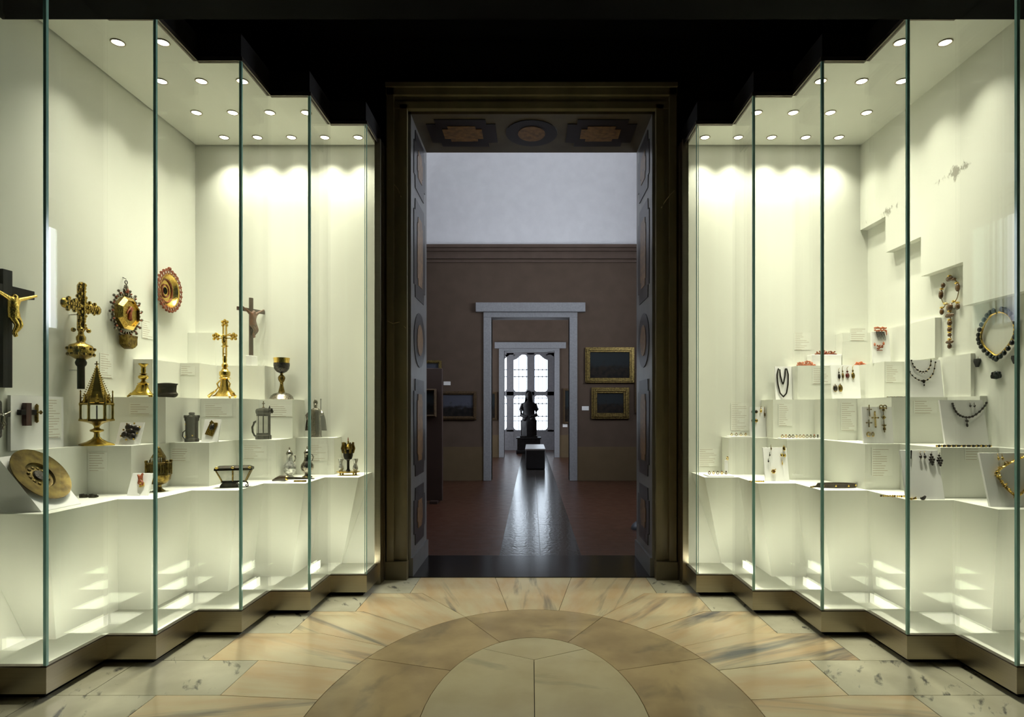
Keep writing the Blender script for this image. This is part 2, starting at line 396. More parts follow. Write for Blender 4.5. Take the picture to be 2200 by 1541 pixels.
portal = struct(thing('door_1', 'tall olive-brown marble portal with black and ochre inlaid reveals around the open doorway', 'doorway', (0, FRONT, 0)))
def pl(y): return y - FRONT
for s in (-1, 1):
    jm = M()
    for (a, b, y0) in ((DX, .945, 4.335), (.945, .985, 4.345), (.985, 1.035, 4.318)):
        x0, x1 = sorted((s * a, s * b)); jm.box(x0, x1, pl(y0), 0, .13, 3.52 if a > .95 else DTOP + .03)
    jm.build('architrave_jamb', 'olive', portal)
    x0, x1 = sorted((s * (DX - .004), s * 1.04))
    M().box(x0, x1, pl(4.305), .0, 0, .13).build('base_block', 'olive', portal)
    x0, x1 = sorted((s * (DX - .02), s * DX))
    rv = M().box(x0, x1, 0, DOORB - FRONT, .14, DTOP).build('reveal', 'grey_marble', portal)
    x0, x1 = sorted((s * (DX - .035), s * DX))
    M().box(x0, x1, 0, DOORB - FRONT, 0, .14).build('reveal_base', 'grey_marble', portal)
    xf = s * (DX - .02)
    def plate(poly, t, m):
        q = M().prism(poly, *sorted((xf, xf - s * t)), plane='yz').build('inlay', m, rv); return q
    yc, hw = .325, .23
    def shaped(z0, z1, hw, nt, flip=False):
        zc = (z0 + z1) / 2
        return [(yc - hw, z0 + nt), (yc - hw + nt * .5, z0 + nt), (yc - hw + nt * .6, z0), (yc + hw - nt * .6, z0), (yc + hw - nt * .5, z0 + nt), (yc + hw, z0 + nt),
                (yc + hw, z1 - nt), (yc + hw - nt * .5, z1 - nt), (yc + hw - nt * .6, z1), (yc - hw + nt * .6, z1), (yc - hw + nt * .5, z1 - nt), (yc - hw, z1 - nt)]
    for z0, z1 in ((.20, .63), (.715, 1.447), (2.06, 2.80), (2.88, 3.31)):
        plate(shaped(z0, z1, hw, .09), .005, 'inlay_dark'); plate(shaped(z0 + .11, z1 - .11, .11, .05), .008, 'inlay_ochre')
    ov = lambda a, b: [(yc + a * math.cos(2 * PI * k / 28), 1.754 + b * math.sin(2 * PI * k / 28)) for k in range(28)]
    plate(ov(.225, .21), .005, 'inlay_dark'); plate(ov(.115, .12), .008, 'inlay_ochre')
hd = M()
for (z0, z1, y0) in ((DTOP, 3.425, 4.335), (3.425, 3.465, 4.345), (3.465, 3.515, 4.318), (3.515, 3.545, 4.30)):
    hd.box(-1.04, 1.04, pl(y0), 0, z0, z1)
hd.build('architrave_head', 'olive', portal)
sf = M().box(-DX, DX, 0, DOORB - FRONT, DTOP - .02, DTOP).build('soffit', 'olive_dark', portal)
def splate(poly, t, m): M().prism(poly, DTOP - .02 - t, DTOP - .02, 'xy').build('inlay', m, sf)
for s in (-1, 0, 1):
    if s == 0:
        ov = lambda a, b: [(a * math.cos(2 * PI * k / 28), .30 + b * math.sin(2 * PI * k / 28)) for k in range(28)]
        splate(ov(.20, .22), .005, 'inlay_dark'); splate(ov(.105, .125), .008, 'inlay_ochre')
    else:
        c = s * .53
        def sh(hx, hy, nt): return [(c - hx, .30 - hy + nt), (c - hx + nt, .30 - hy + nt), (c - hx + nt, .30 - hy), (c + hx - nt, .30 - hy), (c + hx - nt, .30 - hy + nt), (c + hx, .30 - hy + nt),
                                    (c + hx, .30 + hy - nt), (c + hx - nt, .30 + hy - nt), (c + hx - nt, .30 + hy), (c - hx + nt, .30 + hy), (c - hx + nt, .30 + hy - nt), (c - hx, .30 + hy - nt)]
        splate(sh(.26, .225, .07), .005, 'inlay_dark'); splate(sh(.15, .125, .045), .008, 'inlay_ochre')
# pale veins running through the architrave
for pts in (([(-1.03, 1.85), (-.99, 1.83), (-.95, 1.845), (-.90, 1.80)]), ([(-1.02, 2.86), (-.985, 2.83), (-.96, 2.80), (-.935, 2.74)]), ([(1.02, 2.78), (.99, 2.75), (.95, 2.70), (.93, 2.66)])):
    M().tube([(p[0], pl(4.335) - .0005 if abs(p[0]) < .945 else (pl(4.318) if abs(p[0]) > .985 else pl(4.345)), p[1]) for p in pts], .0035, 5).build('vein', 'vein', portal)
MT['thresh'] = mat('black_polished_stone', (0.012, 0.012, 0.013), 0.17, scale=20, spec=.6)
struct(M().box(-DX, DX, FRONT - .005, DOORB + .0, -.05, .006).build('floor_threshold', 'thresh'))

# ================================================================== ROOMS BEYOND
R2X0, R2X1, R2Y1 = -2.12, 2.57, 10.54
R3Y0, R3Y1, R4Y0, R4Y1 = 10.80, 15.9, 16.15, 18.95
MT['mauve'] = mat('mauve_brown_plaster', (0.118, 0.085, 0.064), 0.85, col2=(0.104, 0.075, 0.056), scale=4, detail=8, spec=.1)
MT['dado'] = mat('tan_dado_paint', (0.145, 0.105, 0.06), 0.8, col2=(0.13, 0.095, 0.053), scale=4, spec=.1)
MT['vault'] = mat('white_vault_plaster', (0.80, 0.80, 0.82), 0.9, col2=(0.76, 0.76, 0.78), scale=6, bump=.35, bscale=18, detail=8, spec=.1)
MT['cornice'] = mat('brown_cornice', (0.13, 0.094, 0.075), 0.8, scale=6, spec=.1)
MT['doorstone'] = mat('grey_pietra_stone', (0.30, 0.305, 0.32), 0.6, col2=(0.25, 0.255, 0.27), scale=40, detail=8, bump=.2)
def brick_mat(name, c1, c2, cm, w, h, rough):
    m = bpy.data.materials.new(name); nt, N, L, P = nodes_of(m)
    tc = N.new('ShaderNodeTexCoord'); bk = N.new('ShaderNodeTexBrick')
    bk.inputs['Color1'].default_value = (*c1, 1); bk.inputs['Color2'].default_value = (*c2, 1); bk.inputs['Mortar'].default_value = (*cm, 1)
    bk.inputs['Scale'].default_value = 1; bk.inputs['Brick Width'].default_value = w; bk.inputs['Row Height'].default_value = h; bk.inputs['Mortar Size'].default_value = .004; bk.inputs['Bias'].default_value = 0
    L.new(tc.outputs['Object'], bk.inputs['Vector']); L.new(bk.outputs['Color'], P.inputs['Base Color'])
    nz = N.new('ShaderNodeTexNoise'); nz.inputs['Scale'].default_value = 9; L.new(tc.outputs['Object'], nz.inputs['Vector'])
    rp = N.new('ShaderNodeMapRange'); rp.inputs[3].default_value = rough - .06; rp.inputs[4].default_value = rough + .10
    L.new(nz.outputs['Fac'], rp.inputs[0]); L.new(rp.outputs[0], P.inputs['Roughness'])
    bp = N.new('ShaderNodeBump'); bp.inputs['Strength'].default_value = .06; bp.inputs['Distance'].default_value = .002
    L.new(bk.outputs['Fac'], bp.inputs['Height']); bp.invert = True; L.new(bp.outputs['Normal'], P.inputs['Normal'])
    return m
MT['cotto'] = brick_mat('red_brown_brick_floor', (0.082, 0.031, 0.017), (0.062, 0.023, 0.013), (0.035, 0.015, 0.010), .24, .09, .30)
MT['slab'] = mat('worn_grey_stone_slab', (0.055, 0.049, 0.045), 0.155, col2=(0.035, 0.03, 0.028), scale=9, detail=8, bump=.4, bscale=34, rnd=True, spec=.6)

f2 = struct(M().box(R2X0, R2X1, DOORB, R2Y1, -.06, -.001).build('floor_second_room', 'cotto'))
f3 = struct(M().box(-3.2, 3.2, R2Y1, 19.4, -.06, -.0012).build('floor_third_room', 'cotto'))
slab_me = {}
for ci, (xa, xb) in enumerate(((-.27, .073), (.073, .416))):
    y = DOORB; k = 0
    while y < 18.7:
        ln = (.34, .52, .44, .60, .38)[(k * 2 + ci * 3) % 5]; k += 1
        y1 = min(y + ln, 18.75)
        q = tuple(round(t, 3) for t in (xb - xa, y1 - y))
        o = M().box(xa + .002, xb - .002, y + .002, y1 - .002, -.05, .004 + random.uniform(-.0004, .0004)).build('stone_slab', 'slab', f2 if y1 <= R2Y1 else f3)
        y = y1
def wall_with_door(name, y0, y1, x0, x1, h, dx0, dx1, dh, m):
    w = M().box(x0, dx0, y0, y1, 0, h).box(dx1, x1, y0, y1, 0, h).box(dx0, dx1, y0, y1, dh, h)
    return struct(w.build(name, m))
w2 = wall_with_door('wall_second_room_back', R2Y1, R3Y0, -3.3, 3.3, 6.0, -.70, .66, 2.86, 'mauve')
for a, b in ((R2X0, -.835), (.795, R2X1)):
    struct(M().box(a, b, R2Y1 - .012, R2Y1, 0, .59).build('baseboard_back', 'dado'))
struct(M().box(R2X0 - .1, R2X0, DOORB, R2Y1, 0, 4.2).build('wall_second_room_left', 'mauve'))
struct(M().box(R2X1, R2X1 + .1, DOORB, R2Y1, 0, 4.2).build('wall_second_room_right', 'mauve'))
struct(M().box(R2X0 - .1, -DX - .1, DOORB, DOORB + .02, 0, 4.2).box(DX + .1, R2X1 + .1, DOORB, DOORB + .02, 0, 4.2).box(-DX - .1, DX + .1, DOORB, DOORB + .02, DTOP, 6.0).build('wall_second_room_front', 'mauve'))
cn = M()
for (z0, z1, d) in ((3.80, 3.835, .03), (3.86, 3.98, .05), (3.98, 4.03, .10), (4.03, 4.08, .15)):
    cn.box(R2X0, R2X1, R2Y1 - d, R2Y1, z0, z1).box(R2X0, R2X0 + d, DOORB, R2Y1, z0, z1).box(R2X1 - d, R2X1, DOORB, R2Y1, z0, z1)
struct(cn.build('trim_2', 'cornice'), 'brown moulded cornice at the foot of the white vault', 'cornice')
# pavilion vault
def vz(x, y):
    d = max(0, min(x - R2X0, R2X1 - x, y - DOORB, R2Y1 - y)); a, b = 2.2, 1.7
    return 4.08 + (b if d >= a else b * math.sqrt(max(0, 1 - (1 - d / a) ** 2)))
def grid_pts(a, b):
    n = 56; return [a + (b - a) * (0.5 - 0.5 * math.cos(PI * k / n)) for k in range(n + 1)]
gx, gy = grid_pts(R2X0, R2X1), grid_pts(DOORB, R2Y1)
vm = M(); n = len(gx)
vm.add([(x, y, vz(x, y)) for y in gy for x in gx], [(j * n + i, (j + 1) * n + i, (j + 1) * n + i + 1, j * n + i + 1) for j in range(len(gy) - 1) for i in range(n - 1)])
struct(vm.build('ceiling_vault', 'vault', smooth=True), 'white plastered pavilion vault over the second room', 'vault')
# door surrounds
def surround(name, y, x0, x1, h, lx0, lx1, lz0, lz1, label, jw=.135):
    t = struct(thing(name, label, 'door surround', ((x0 + x1) / 2, y, 0))); c = (x0 + x1) / 2
    M().box(x0 - jw - c, x0 - c, -.04, .27, 0, h).build('jamb', 'doorstone', t, bevel=.004)
    M().box(x1 - c, x1 + jw - c, -.04, .27, 0, h).build('jamb', 'doorstone', t, bevel=.004)
    M().box(x0 - jw - c, x1 + jw - c, -.04, .27, h, lz0).build('head', 'doorstone', t, bevel=.004)
    M().box(lx0 - c, lx1 - c, -.09, 0, lz0, lz1).build('lintel', 'doorstone', t, bevel=.005)
surround('door_2', R2Y1, -.70, .66, 2.84, -.965, .93, 2.93, 3.09, 'wide grey stone door surround with projecting lintel in the mauve second room')
w3 = wall_with_door('wall_third_room_back', R3Y1, R4Y0, -3.3, 3.3, 6.0, -.72, .60, 2.82, 'mauve')
surround('door_3', R3Y1, -.72, .60, 2.80, -.965, .90, 2.86, 3.02, 'smaller far grey stone door surround framing the bright window')
struct(M().box(-3.3, -.84, R3Y1 - .012, R3Y1, 0, .59).box(.72, 3.3, R3Y1 - .012, R3Y1, 0, .59).build('baseboard_third_room', 'dado'))
struct(M().box(-3.3, -3.2, R3Y0, 19.3, 0, 5.0).build('wall_third_room_left', 'mauve'))
struct(M().box(3.2, 3.3, R3Y0, 19.3, 0, 5.0).build('wall_third_room_right', 'mauve'))
struct(M().box(-3.3, 3.3, R3Y0, 19.3, 5.0, 5.1).build('ceiling_third_room', 'vault'))
# end wall with the tall french window
WY = 18.95
struct(M().box(-3.3, -1.05, WY, WY + .3, 0, 5.0).box(.98, 3.3, WY, WY + .3, 0, 5.0).box(-1.05, .98, WY, WY + .3, 3.13, 5.0).build('wall_end', 'mauve'))
MT['winwood'] = mat('grey_painted_wood', (0.42, 0.42, 0.45), 0.5, scale=20)
MT['clear'] = glass_mat('window_glass', (0.97, 0.98, 0.99), .6, .02)
MT['iron'] = mat('wrought_iron', (0.10, 0.11, 0.13), .5, .3, scale=20)
win = struct(thing('window_1', 'tall french window with shaped panes and iron grille at the end of the rooms', 'window', (-.03, WY, 0)))
M().box(-1.02, 1.01, -.03, .09, 3.04, 3.13).box(-1.02, 1.01, -.03, .09, 0, .13).build('window_frame', 'winwood', win)
def leaf(xa, xb, hinge):
    # a leaf: stiles, rails with rounded inner corners, solid bottom panel
    lf = M(); st = .11
    def shaped(z0, z1, arch):
        # rails with rounded corners made of corner fillets
        r = .10; out = []
        for cx, cz, a0 in ((xa + st + r, z0 + r, PI), (xb - st - r, z0 + r, 1.5 * PI), (xb - st - r, z1 - r, 0), (xa + st + r, z1 - r, PI / 2)):
            kx = xa + st if a0 in (PI, PI / 2) else xb - st
            kz = z0 if a0 in (PI, 1.5 * PI) else z1
            pts = [(cx + r * math.cos(a0 + t * PI / 12), cz + r * math.sin(a0 + t * PI / 12)) for t in range(7)]
            lf.prism([(kx, kz)] + pts, -.02, .03)
        if arch:
            w = (xb - xa) * .30
            sx = xa + st if arch < 0 else xb - st; d = 1 if arch < 0 else -1
            lf.prism([(sx, z1 + .001), (sx, z1 - .17), (sx + d * .10, z1 - .13), (sx + d * .18, z1 - .06), (sx + d * .26, z1 + .001)], -.02, .03)
    lf.box(xa, xa + st, -.02, .03, .13, 3.04).box(xb - st, xb, -.02, .03, .13, 3.04)
    lf.box(xa, xb, -.02, .03, .58, .63).box(xa, xb, -.02, .03, 1.71, 1.83).box(xa, xb, -.02, .03, 2.99, 3.04)
    shaped(.63, 1.71, 0); shaped(1.83, 2.99, hinge)
    l = lf.build('window_leaf', 'winwood', win)
    M().box(xa + .02, xb - .02, -.015, .025, .13, .58).build('lower_panel', 'winwood', l)
    M().box(xa + .03, xb - .03, .004, .010, .62, 1.72).build('pane', 'clear', l)
    M().box(xa + .03, xb - .03, .004, .010, 1.82, 3.0).build('pane', 'clear', l)
leaf(-.64, .005, -1); leaf(.005, .64, 1); leaf(-1.02, -.64, -1); leaf(.64, 1.01, 1)
gr = M()
for k in range(17): gr.box(-1.0 + k * .124, -1.0 + k * .124 + .014, .14, .154, .1, 3.06)
for z in (.9, 1.05, 1.45, 1.62, 2.30, 2.52): gr.box(-1.02, 1.01, .135, .16, z, z + .018)
for z in (1.05, 1.45, 2.30, 2.52):
    for k in range(17): gr.ball((-.993 + k * .124, .147, z + .009), .024, 6, 4)
gr.build('grille', 'iron', win)
# unseen glowing side windows; those beyond the second room are added for light
MT['daylight'] = emit('glowing_window_glass', (0.72, 0.85, 1.0), UNSEEN_WINDOW)
def unseen_window(n, x, y0, y1, z0, z1, s, st):
    m = emit('glowing_pane_%d' % n, (0.86, 0.92, 1.0), st)
    w = struct(thing('window_%d' % n, 'tall unseen glowing side window with pale frame in a room beyond', 'window', (x, (y0 + y1) / 2, z0)))
    hw, h = (y1 - y0) / 2, z1 - z0
    M().box(-.02, .02, -hw, hw, 0, h).build('pane', m, w)
    fr = M().box(-.03, .03, -hw - .08, -hw, -.08, h + .08).box(-.03, .03, hw, hw + .08, -.08, h + .08).box(-.03, .03, -hw, hw, -.08, 0).box(-.03, .03, -hw, hw, h, h + .08).box(-.03, .03, -.03, .03, 0, h)
    fr.build('window_frame', 'winwood', w)
unseen_window(2, R2X0 + .02, 6.4, 8.4, 2.35, 3.72, 1, UNSEEN_WINDOW * 1.4)
unseen_window(3, R2X1 - .02, 6.4, 8.4, 2.35, 3.72, -1, UNSEEN_WINDOW * 4.6)
unseen_window(4, -3.18, 12.3, 13.9, 1.0, 3.4, 1, UNSEEN_WINDOW * 3.0)  # added to light the third room from the left
unseen_window(6, -3.18, 17.0, 18.4, 1.0, 3.4, 1, UNSEEN_WINDOW * 3.0)  # added to brighten the room of the french window
unseen_window(5, 3.18, 12.3, 13.9, 1.0, 3.4, -1, UNSEEN_WINDOW * 3.0)  # added to light the third room from the right
# ================================================================== SHOWCASES
PL_TOP, PL_BOT, GL_TOP = 0.137, 0.028, 3.067
WALL, BACK, CEILC, FLOORC = 2.50, 4.50, 3.18, 0.075
GP = [(1.073 + .236 * i, 3.93 - .354 * i) for i in range(6)]
TIERS = {
 -1: {'D': [(1.187, 4.15), (1.42, 3.80), (1.683, 3.46), (1.945, 3.11), (2.13, 2.66)],
      'C': [(1.415, 4.34), (1.69, 4.0), (1.95, 3.66), (2.19, 3.31), (2.43, 2.96)],
      'B': [(1.69, 4.28), (1.93, 3.96), (2.165, 3.58)],
      'A': [(1.91, 4.33), (2.25, 4.10), (2.38, 3.80)],
      'E': [(2.30, 4.40)]},
 1: {'D': [(1.187, 4.15), (1.42, 3.80), (1.66, 3.46), (1.92, 3.08), (2.15, 2.786)],
     'C': [(1.415, 4.34), (1.69, 4.0), (1.93, 3.50), (2.13, 3.15), (2.43, 2.96)],
     'B': [(1.708, 4.28), (2.0, 3.96), (2.13, 3.58), (2.46, 3.32)],
     'A': [(1.905, 4.33), (2.32, 3.98), (2.475, 3.41)],
     'E': [(2.262, 4.40), (2.46, 3.69)]}}
TZ = {'D': .75, 'C': 1.014, 'B': 1.287, 'A': 1.53, 'E': 1.775}
def case(s):
    side = 'left' if s < 0 else 'right'
    cs = thing('glass_showcase', ('tall zigzag glass showcase of goldsmith work left of the doorway' if s < 0 else 'tall zigzag glass showcase of jewellery right of the doorway'), 'showcase', (s * 1.8, 3.4, 0))
    ox, oy = s * 1.8, 3.4
    def B(name, m, x0, x1, y0, y1, z0, z1, par=cs, bevel=0):
        a, b = sorted((s * x0, s * x1))
        return M().box(a - ox, b - ox, y0 - oy, y1 - oy, z0, z1).build(name, m, par, bevel=bevel)
    # interior shell
    poly = [(1.083, 4.36), (1.083, 3.93)]
    for i, (x, y) in enumerate(GP):
        if i: poly.append((x, y))
        nx = GP[i + 1][0] if i < 5 else 2.5
        poly.append((nx, y))
    path = [(1.073, 4.375)]
    for i, (x, y) in enumerate(GP):
        path.append((x, y)); path.append((GP[i + 1][0] if i < 5 else 2.5, y))
    poly = path + [(2.5, BACK), (1.09, BACK)]
    pl2 = [(s * x - ox, y - oy) for x, y in poly]
    M().prism(pl2, .05, FLOORC, 'xy').build('floor_panel', 'case_white', cs)
    pl3 = inset([(s * x, y) for x, y in poly], .012); pl3 = [(x - ox, y - oy) for x, y in pl3]
    cp = M().prism(pl3, CEILC, CEILC + .03, 'xy').build('ceiling_panel', 'case_white', cs)
    B('back_panel', 'case_white', 1.09, 2.53, BACK, BACK + .03, .05, CEILC + .03)
    B('side_panel', 'case_white', WALL, WALL + .028, 2.14, BACK, .05, CEILC + .03)
    B('inner_end_panel', 'case_white', 1.079, 1.095, 4.34, BACK, .05, CEILC)
    # plinth segments, glass panes, top rail and fascia along the zigzag
    th = .012
    for k in range(len(path) - 1):
        (xa, ya), (xb, yb) = path[k], path[k + 1]
        along_y = abs(xa - xb) < 1e-6
        if along_y:      # side face at x = xa, outward is towards the axis
            y0, y1 = min(ya, yb), max(ya, yb)
            ja, jb = 0, (.0 if k else 0)
            B('plinth_panel', 'steel', xa - .004, xa + .016, y0 - .004, y1, PL_BOT, PL_TOP)
            B('plinth_cap', 'trim', xa - .002, xa + .022, y0, y1, PL_TOP, PL_TOP + .006)
            B('shadow_gap', 'black', xa + .03, xa + .045, y0 + .03, y1 + .03, -.003, PL_BOT)
            g = B('glass_pane', 'glass', xa, xa + th, y0 + .0005, y1 - .0005, PL_TOP + .004, GL_TOP)
            B('top_rail', 'trim', xa - .006, xa + .02, y0 - .006, y1, GL_TOP, GL_TOP + .022)
            B('fascia', 'black', xa + .004, xa + .03, y0 + .004, y1 + .03, GL_TOP + .022, GL_TOP + .15)
        else:            # frontal face at y = ya
            x0, x1 = min(xa, xb), max(xa, xb)
            B('plinth_panel', 'steel', x0 + .016, x1, ya - .004, ya + .016, PL_BOT, PL_TOP)
            B('plinth_cap', 'trim', x0 + .022, x1, ya - .002, ya + .022, PL_TOP, PL_TOP + .006)
            B('shadow_gap', 'black', x0 + .045, x1 + .045, ya + .03, ya + .045, -.003, PL_BOT)
            g = B('glass_pane', 'glass', x0 + th + .0005, x1 - .0005, ya, ya + th, PL_TOP + .004, GL_TOP)
            B('top_rail', 'trim', x0 + .02, x1, ya - .006, ya + .02, GL_TOP, GL_TOP + .022)
            B('fascia', 'black', x0 + .03, x1 + .03, ya + .004, ya + .03, GL_TOP + .022, GL_TOP + .15)
        g.data.materials.append(MT['glass_edge'])
        for p in g.data.polygons:
            nrm = p.normal
            if (along_y and nrm.y < -.5 and k) or (not along_y and nrm.x * s < -.5): p.material_index = 1
    # frosted lamp strips on the inside of the plinth panels
    for k in range(len(path) - 1):
        (xa, ya), (xb, yb) = path[k], path[k + 1]
        if abs(xa - xb) < 1e-6:
            B('lamp_strip', 'tube', xa + .0165, xa + .0225, min(ya, yb) + .03, max(ya, yb) - .01, FLOORC + .002, .131)
        else:
            B('lamp_strip', 'tube', min(xa, xb) + .03, max(xa, xb) - .01, ya + .0165, ya + .0225, FLOORC + .002, .131)
    # ground edges of the corner panes seen as green lines
    for (x, y) in GP:
        B('corner_edge', 'glass_edge', x - .0012, x + .0012, y - .0012, y + th, PL_TOP + .006, GL_TOP)
    # bronze post against the wall
    ps = M()
    for (a, b, c0, c1) in ((1.050, 1.090, 4.20, 4.225), (1.058, 1.090, 4.225, 4.25), (1.046, 1.090, 4.25, 4.29), (1.056, 1.09, 4.29, 4.315), (1.044, 1.090, 4.315, 4.375)):
        q0, q1 = sorted((s * a, s * b)); ps.box(q0 - ox, q1 - ox, c0 - oy, c1 - oy, .0, GL_TOP + .03)
    ps.build('corner_post', 'steel', cs)
    # stepped stand
    st = thing('stepped_stand', ('white zigzag stepped stand carrying church treasures in the left showcase' if s < 0 else 'white zigzag stepped stand carrying jewellery in the right showcase'), 'display stand', (s * 1.8, 3.4, FLOORC))
    base = FLOORC
    def outline(cor, dx=0, dy=0):
        c = [(x + dx, y + dy) for x, y in cor]; e = BACK - .001
        pts = [(c[0][0], e), c[0]]
        for i in range(1, len(c)): pts += [(c[i][0], c[i - 1][1]), c[i]]
        pts += [(WALL - .001, c[-1][1]), (WALL - .001, e)]
        return [(s * x - ox, y - oy) for x, y in pts]
    for key in 'DCBAE':
        z1 = TZ[key] - base
        z0 = 0.0 if key == 'D' else TZ['DCBAE'['DCBAE'.index(key) - 1]] - base
        hi = outline(TIERS[s][key]); lo = outline(TIERS[s][key], .22, .33) if key == 'D' else hi
        n = len(hi)
        M().add([(x, y, z0) for x, y in lo] + [(x, y, z1) for x, y in hi], [tuple(range(n)), tuple(range(2 * n - 1, n - 1, -1))] + [(i, (i + 1) % n, n + (i + 1) % n, n + i) for i in range(n)]).build('tier', 'case_white', st)
    # downlights
    RX = [1.25, 1.49, 1.73, 1.975, 2.215]; RY = [4.36, 4.0, 3.62, 3.24]
    rown = ['back row', 'second row', 'third row', 'front row']
    ordn = ['first', 'second', 'third', 'fourth', 'fifth', 'sixth']
    for r, y in enumerate(RY):
        for q, x in enumerate(RX[r:]):
            lb = 'round downlight in the %s showcase ceiling, %s, %s from the doorway' % (side, rown[r], ordn[q])
            dl = thing('recessed_downlight', lb, 'downlight', (s * x, y, CEILC), group='recessed downlights of the %s showcase' % side)
            if 'ring' not in LAMPME:
                LAMPME['ring'] = M().ring((0, 0, -.002), .0325, .0045, 20, 6, 'z').build('trim_ring', 'steel', dl, True)
                LAMPME['lens'] = M().lathe([(.0295, -.001), (.024, -.005), (.001, -.0065)], 20).build('lamp_lens', 'lamp', dl)
            else:
                for kk in ('ring', 'lens'):
                    c = LAMPME[kk].copy(); COL.objects.link(c); c.parent = dl
            ld = LAMPME.get('light')
            if ld is None:
                ld = bpy.data.lights.new('downlight_beam', 'SPOT'); LAMPME['light'] = ld
                ld.energy = CASE_W; ld.color = CASE_COL; ld.spot_size = math.radians(102); ld.spot_blend = 1.0; ld.shadow_soft_size = .02
            lo = bpy.data.objects.new('beam', ld); COL.objects.link(lo); lo.parent = dl; lo.location = (0, 0, -.012)
            if q == 0:        # the lamps next to the glass carry a narrow beam onto the case floor
                l2 = LAMPME.get('narrow')
                if l2 is None:
                    l2 = bpy.data.lights.new('narrow_beam', 'SPOT'); LAMPME['narrow'] = l2
                    l2.energy = FLOOR_W; l2.color = CASE_COL; l2.spot_size = math.radians(26); l2.spot_blend = 1.0; l2.shadow_soft_size = .02
                lo.data = l2
                d = Vector((s * (GP[r][0] + .075), GP[r][1] + .12, FLOORC)) - Vector((s * x, y, CEILC))
                lo.rotation_euler = d.to_track_quat('-Z', 'Y').to_euler()
                lo2 = bpy.data.objects.new('beam', ld); COL.objects.link(lo2); lo2.parent = dl; lo2.location = (0, 0, -.012)
    return cs, st
LAMPME = {}
MT['lamp'] = emit('glowing_lamp_glass', (1.0, 0.95, 0.80), 14.0)
MT['tube'] = emit('frosted_lamp_strip', (1.0, 0.965, 0.80), TUBE)
caseL, standL = case(-1)
caseR, standR = case(1)
# thicker upper skin of the right side wall, ending in steps above the jewels
MT['case_wall_marks'] = mat('case_white_paint_with_marks', (0.755, 0.765, 0.695), 0.62, col2=(0.74, 0.75, 0.68), scale=3, spec=0.2)
def dark_marks(m):  # noise-broken darker marks, strongest in a level band
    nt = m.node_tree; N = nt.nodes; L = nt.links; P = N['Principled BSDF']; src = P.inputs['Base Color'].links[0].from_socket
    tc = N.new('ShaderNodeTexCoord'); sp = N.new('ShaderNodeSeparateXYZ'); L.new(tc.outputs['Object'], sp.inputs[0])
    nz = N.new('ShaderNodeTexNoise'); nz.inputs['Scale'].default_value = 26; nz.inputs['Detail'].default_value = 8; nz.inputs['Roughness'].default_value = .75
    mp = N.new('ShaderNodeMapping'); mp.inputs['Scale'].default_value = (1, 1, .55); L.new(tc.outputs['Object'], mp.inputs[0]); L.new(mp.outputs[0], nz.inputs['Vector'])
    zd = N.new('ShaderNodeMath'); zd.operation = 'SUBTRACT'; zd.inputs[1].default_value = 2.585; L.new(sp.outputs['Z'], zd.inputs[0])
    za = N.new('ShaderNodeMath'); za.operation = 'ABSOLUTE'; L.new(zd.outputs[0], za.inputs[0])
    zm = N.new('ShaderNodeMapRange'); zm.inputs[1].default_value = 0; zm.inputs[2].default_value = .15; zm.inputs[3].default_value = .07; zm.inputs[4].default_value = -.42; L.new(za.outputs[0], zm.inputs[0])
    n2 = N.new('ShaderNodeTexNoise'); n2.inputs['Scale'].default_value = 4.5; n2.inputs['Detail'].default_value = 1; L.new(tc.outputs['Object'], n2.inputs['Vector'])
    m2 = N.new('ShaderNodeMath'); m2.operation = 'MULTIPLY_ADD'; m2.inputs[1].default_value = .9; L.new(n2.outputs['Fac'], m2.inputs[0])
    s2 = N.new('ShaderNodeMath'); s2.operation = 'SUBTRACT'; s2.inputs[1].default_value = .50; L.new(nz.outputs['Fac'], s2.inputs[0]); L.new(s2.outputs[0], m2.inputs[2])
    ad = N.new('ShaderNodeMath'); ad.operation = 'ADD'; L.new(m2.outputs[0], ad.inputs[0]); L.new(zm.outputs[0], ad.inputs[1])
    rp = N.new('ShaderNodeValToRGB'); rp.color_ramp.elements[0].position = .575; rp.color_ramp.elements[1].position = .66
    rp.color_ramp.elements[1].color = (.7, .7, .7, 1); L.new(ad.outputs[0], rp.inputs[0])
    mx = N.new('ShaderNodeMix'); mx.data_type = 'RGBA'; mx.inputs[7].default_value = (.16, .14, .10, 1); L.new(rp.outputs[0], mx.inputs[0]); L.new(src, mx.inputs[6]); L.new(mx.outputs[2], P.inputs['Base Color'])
dark_marks(MT['case_wall_marks'])
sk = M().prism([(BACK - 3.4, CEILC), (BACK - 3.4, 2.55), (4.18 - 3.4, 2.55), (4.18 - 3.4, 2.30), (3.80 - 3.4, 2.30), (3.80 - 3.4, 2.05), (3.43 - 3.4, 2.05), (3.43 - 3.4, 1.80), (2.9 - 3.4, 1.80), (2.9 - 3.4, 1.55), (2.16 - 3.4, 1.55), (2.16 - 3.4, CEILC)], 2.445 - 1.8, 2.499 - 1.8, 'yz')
sk.build('upper_wall_skin', 'case_wall_marks', caseR)
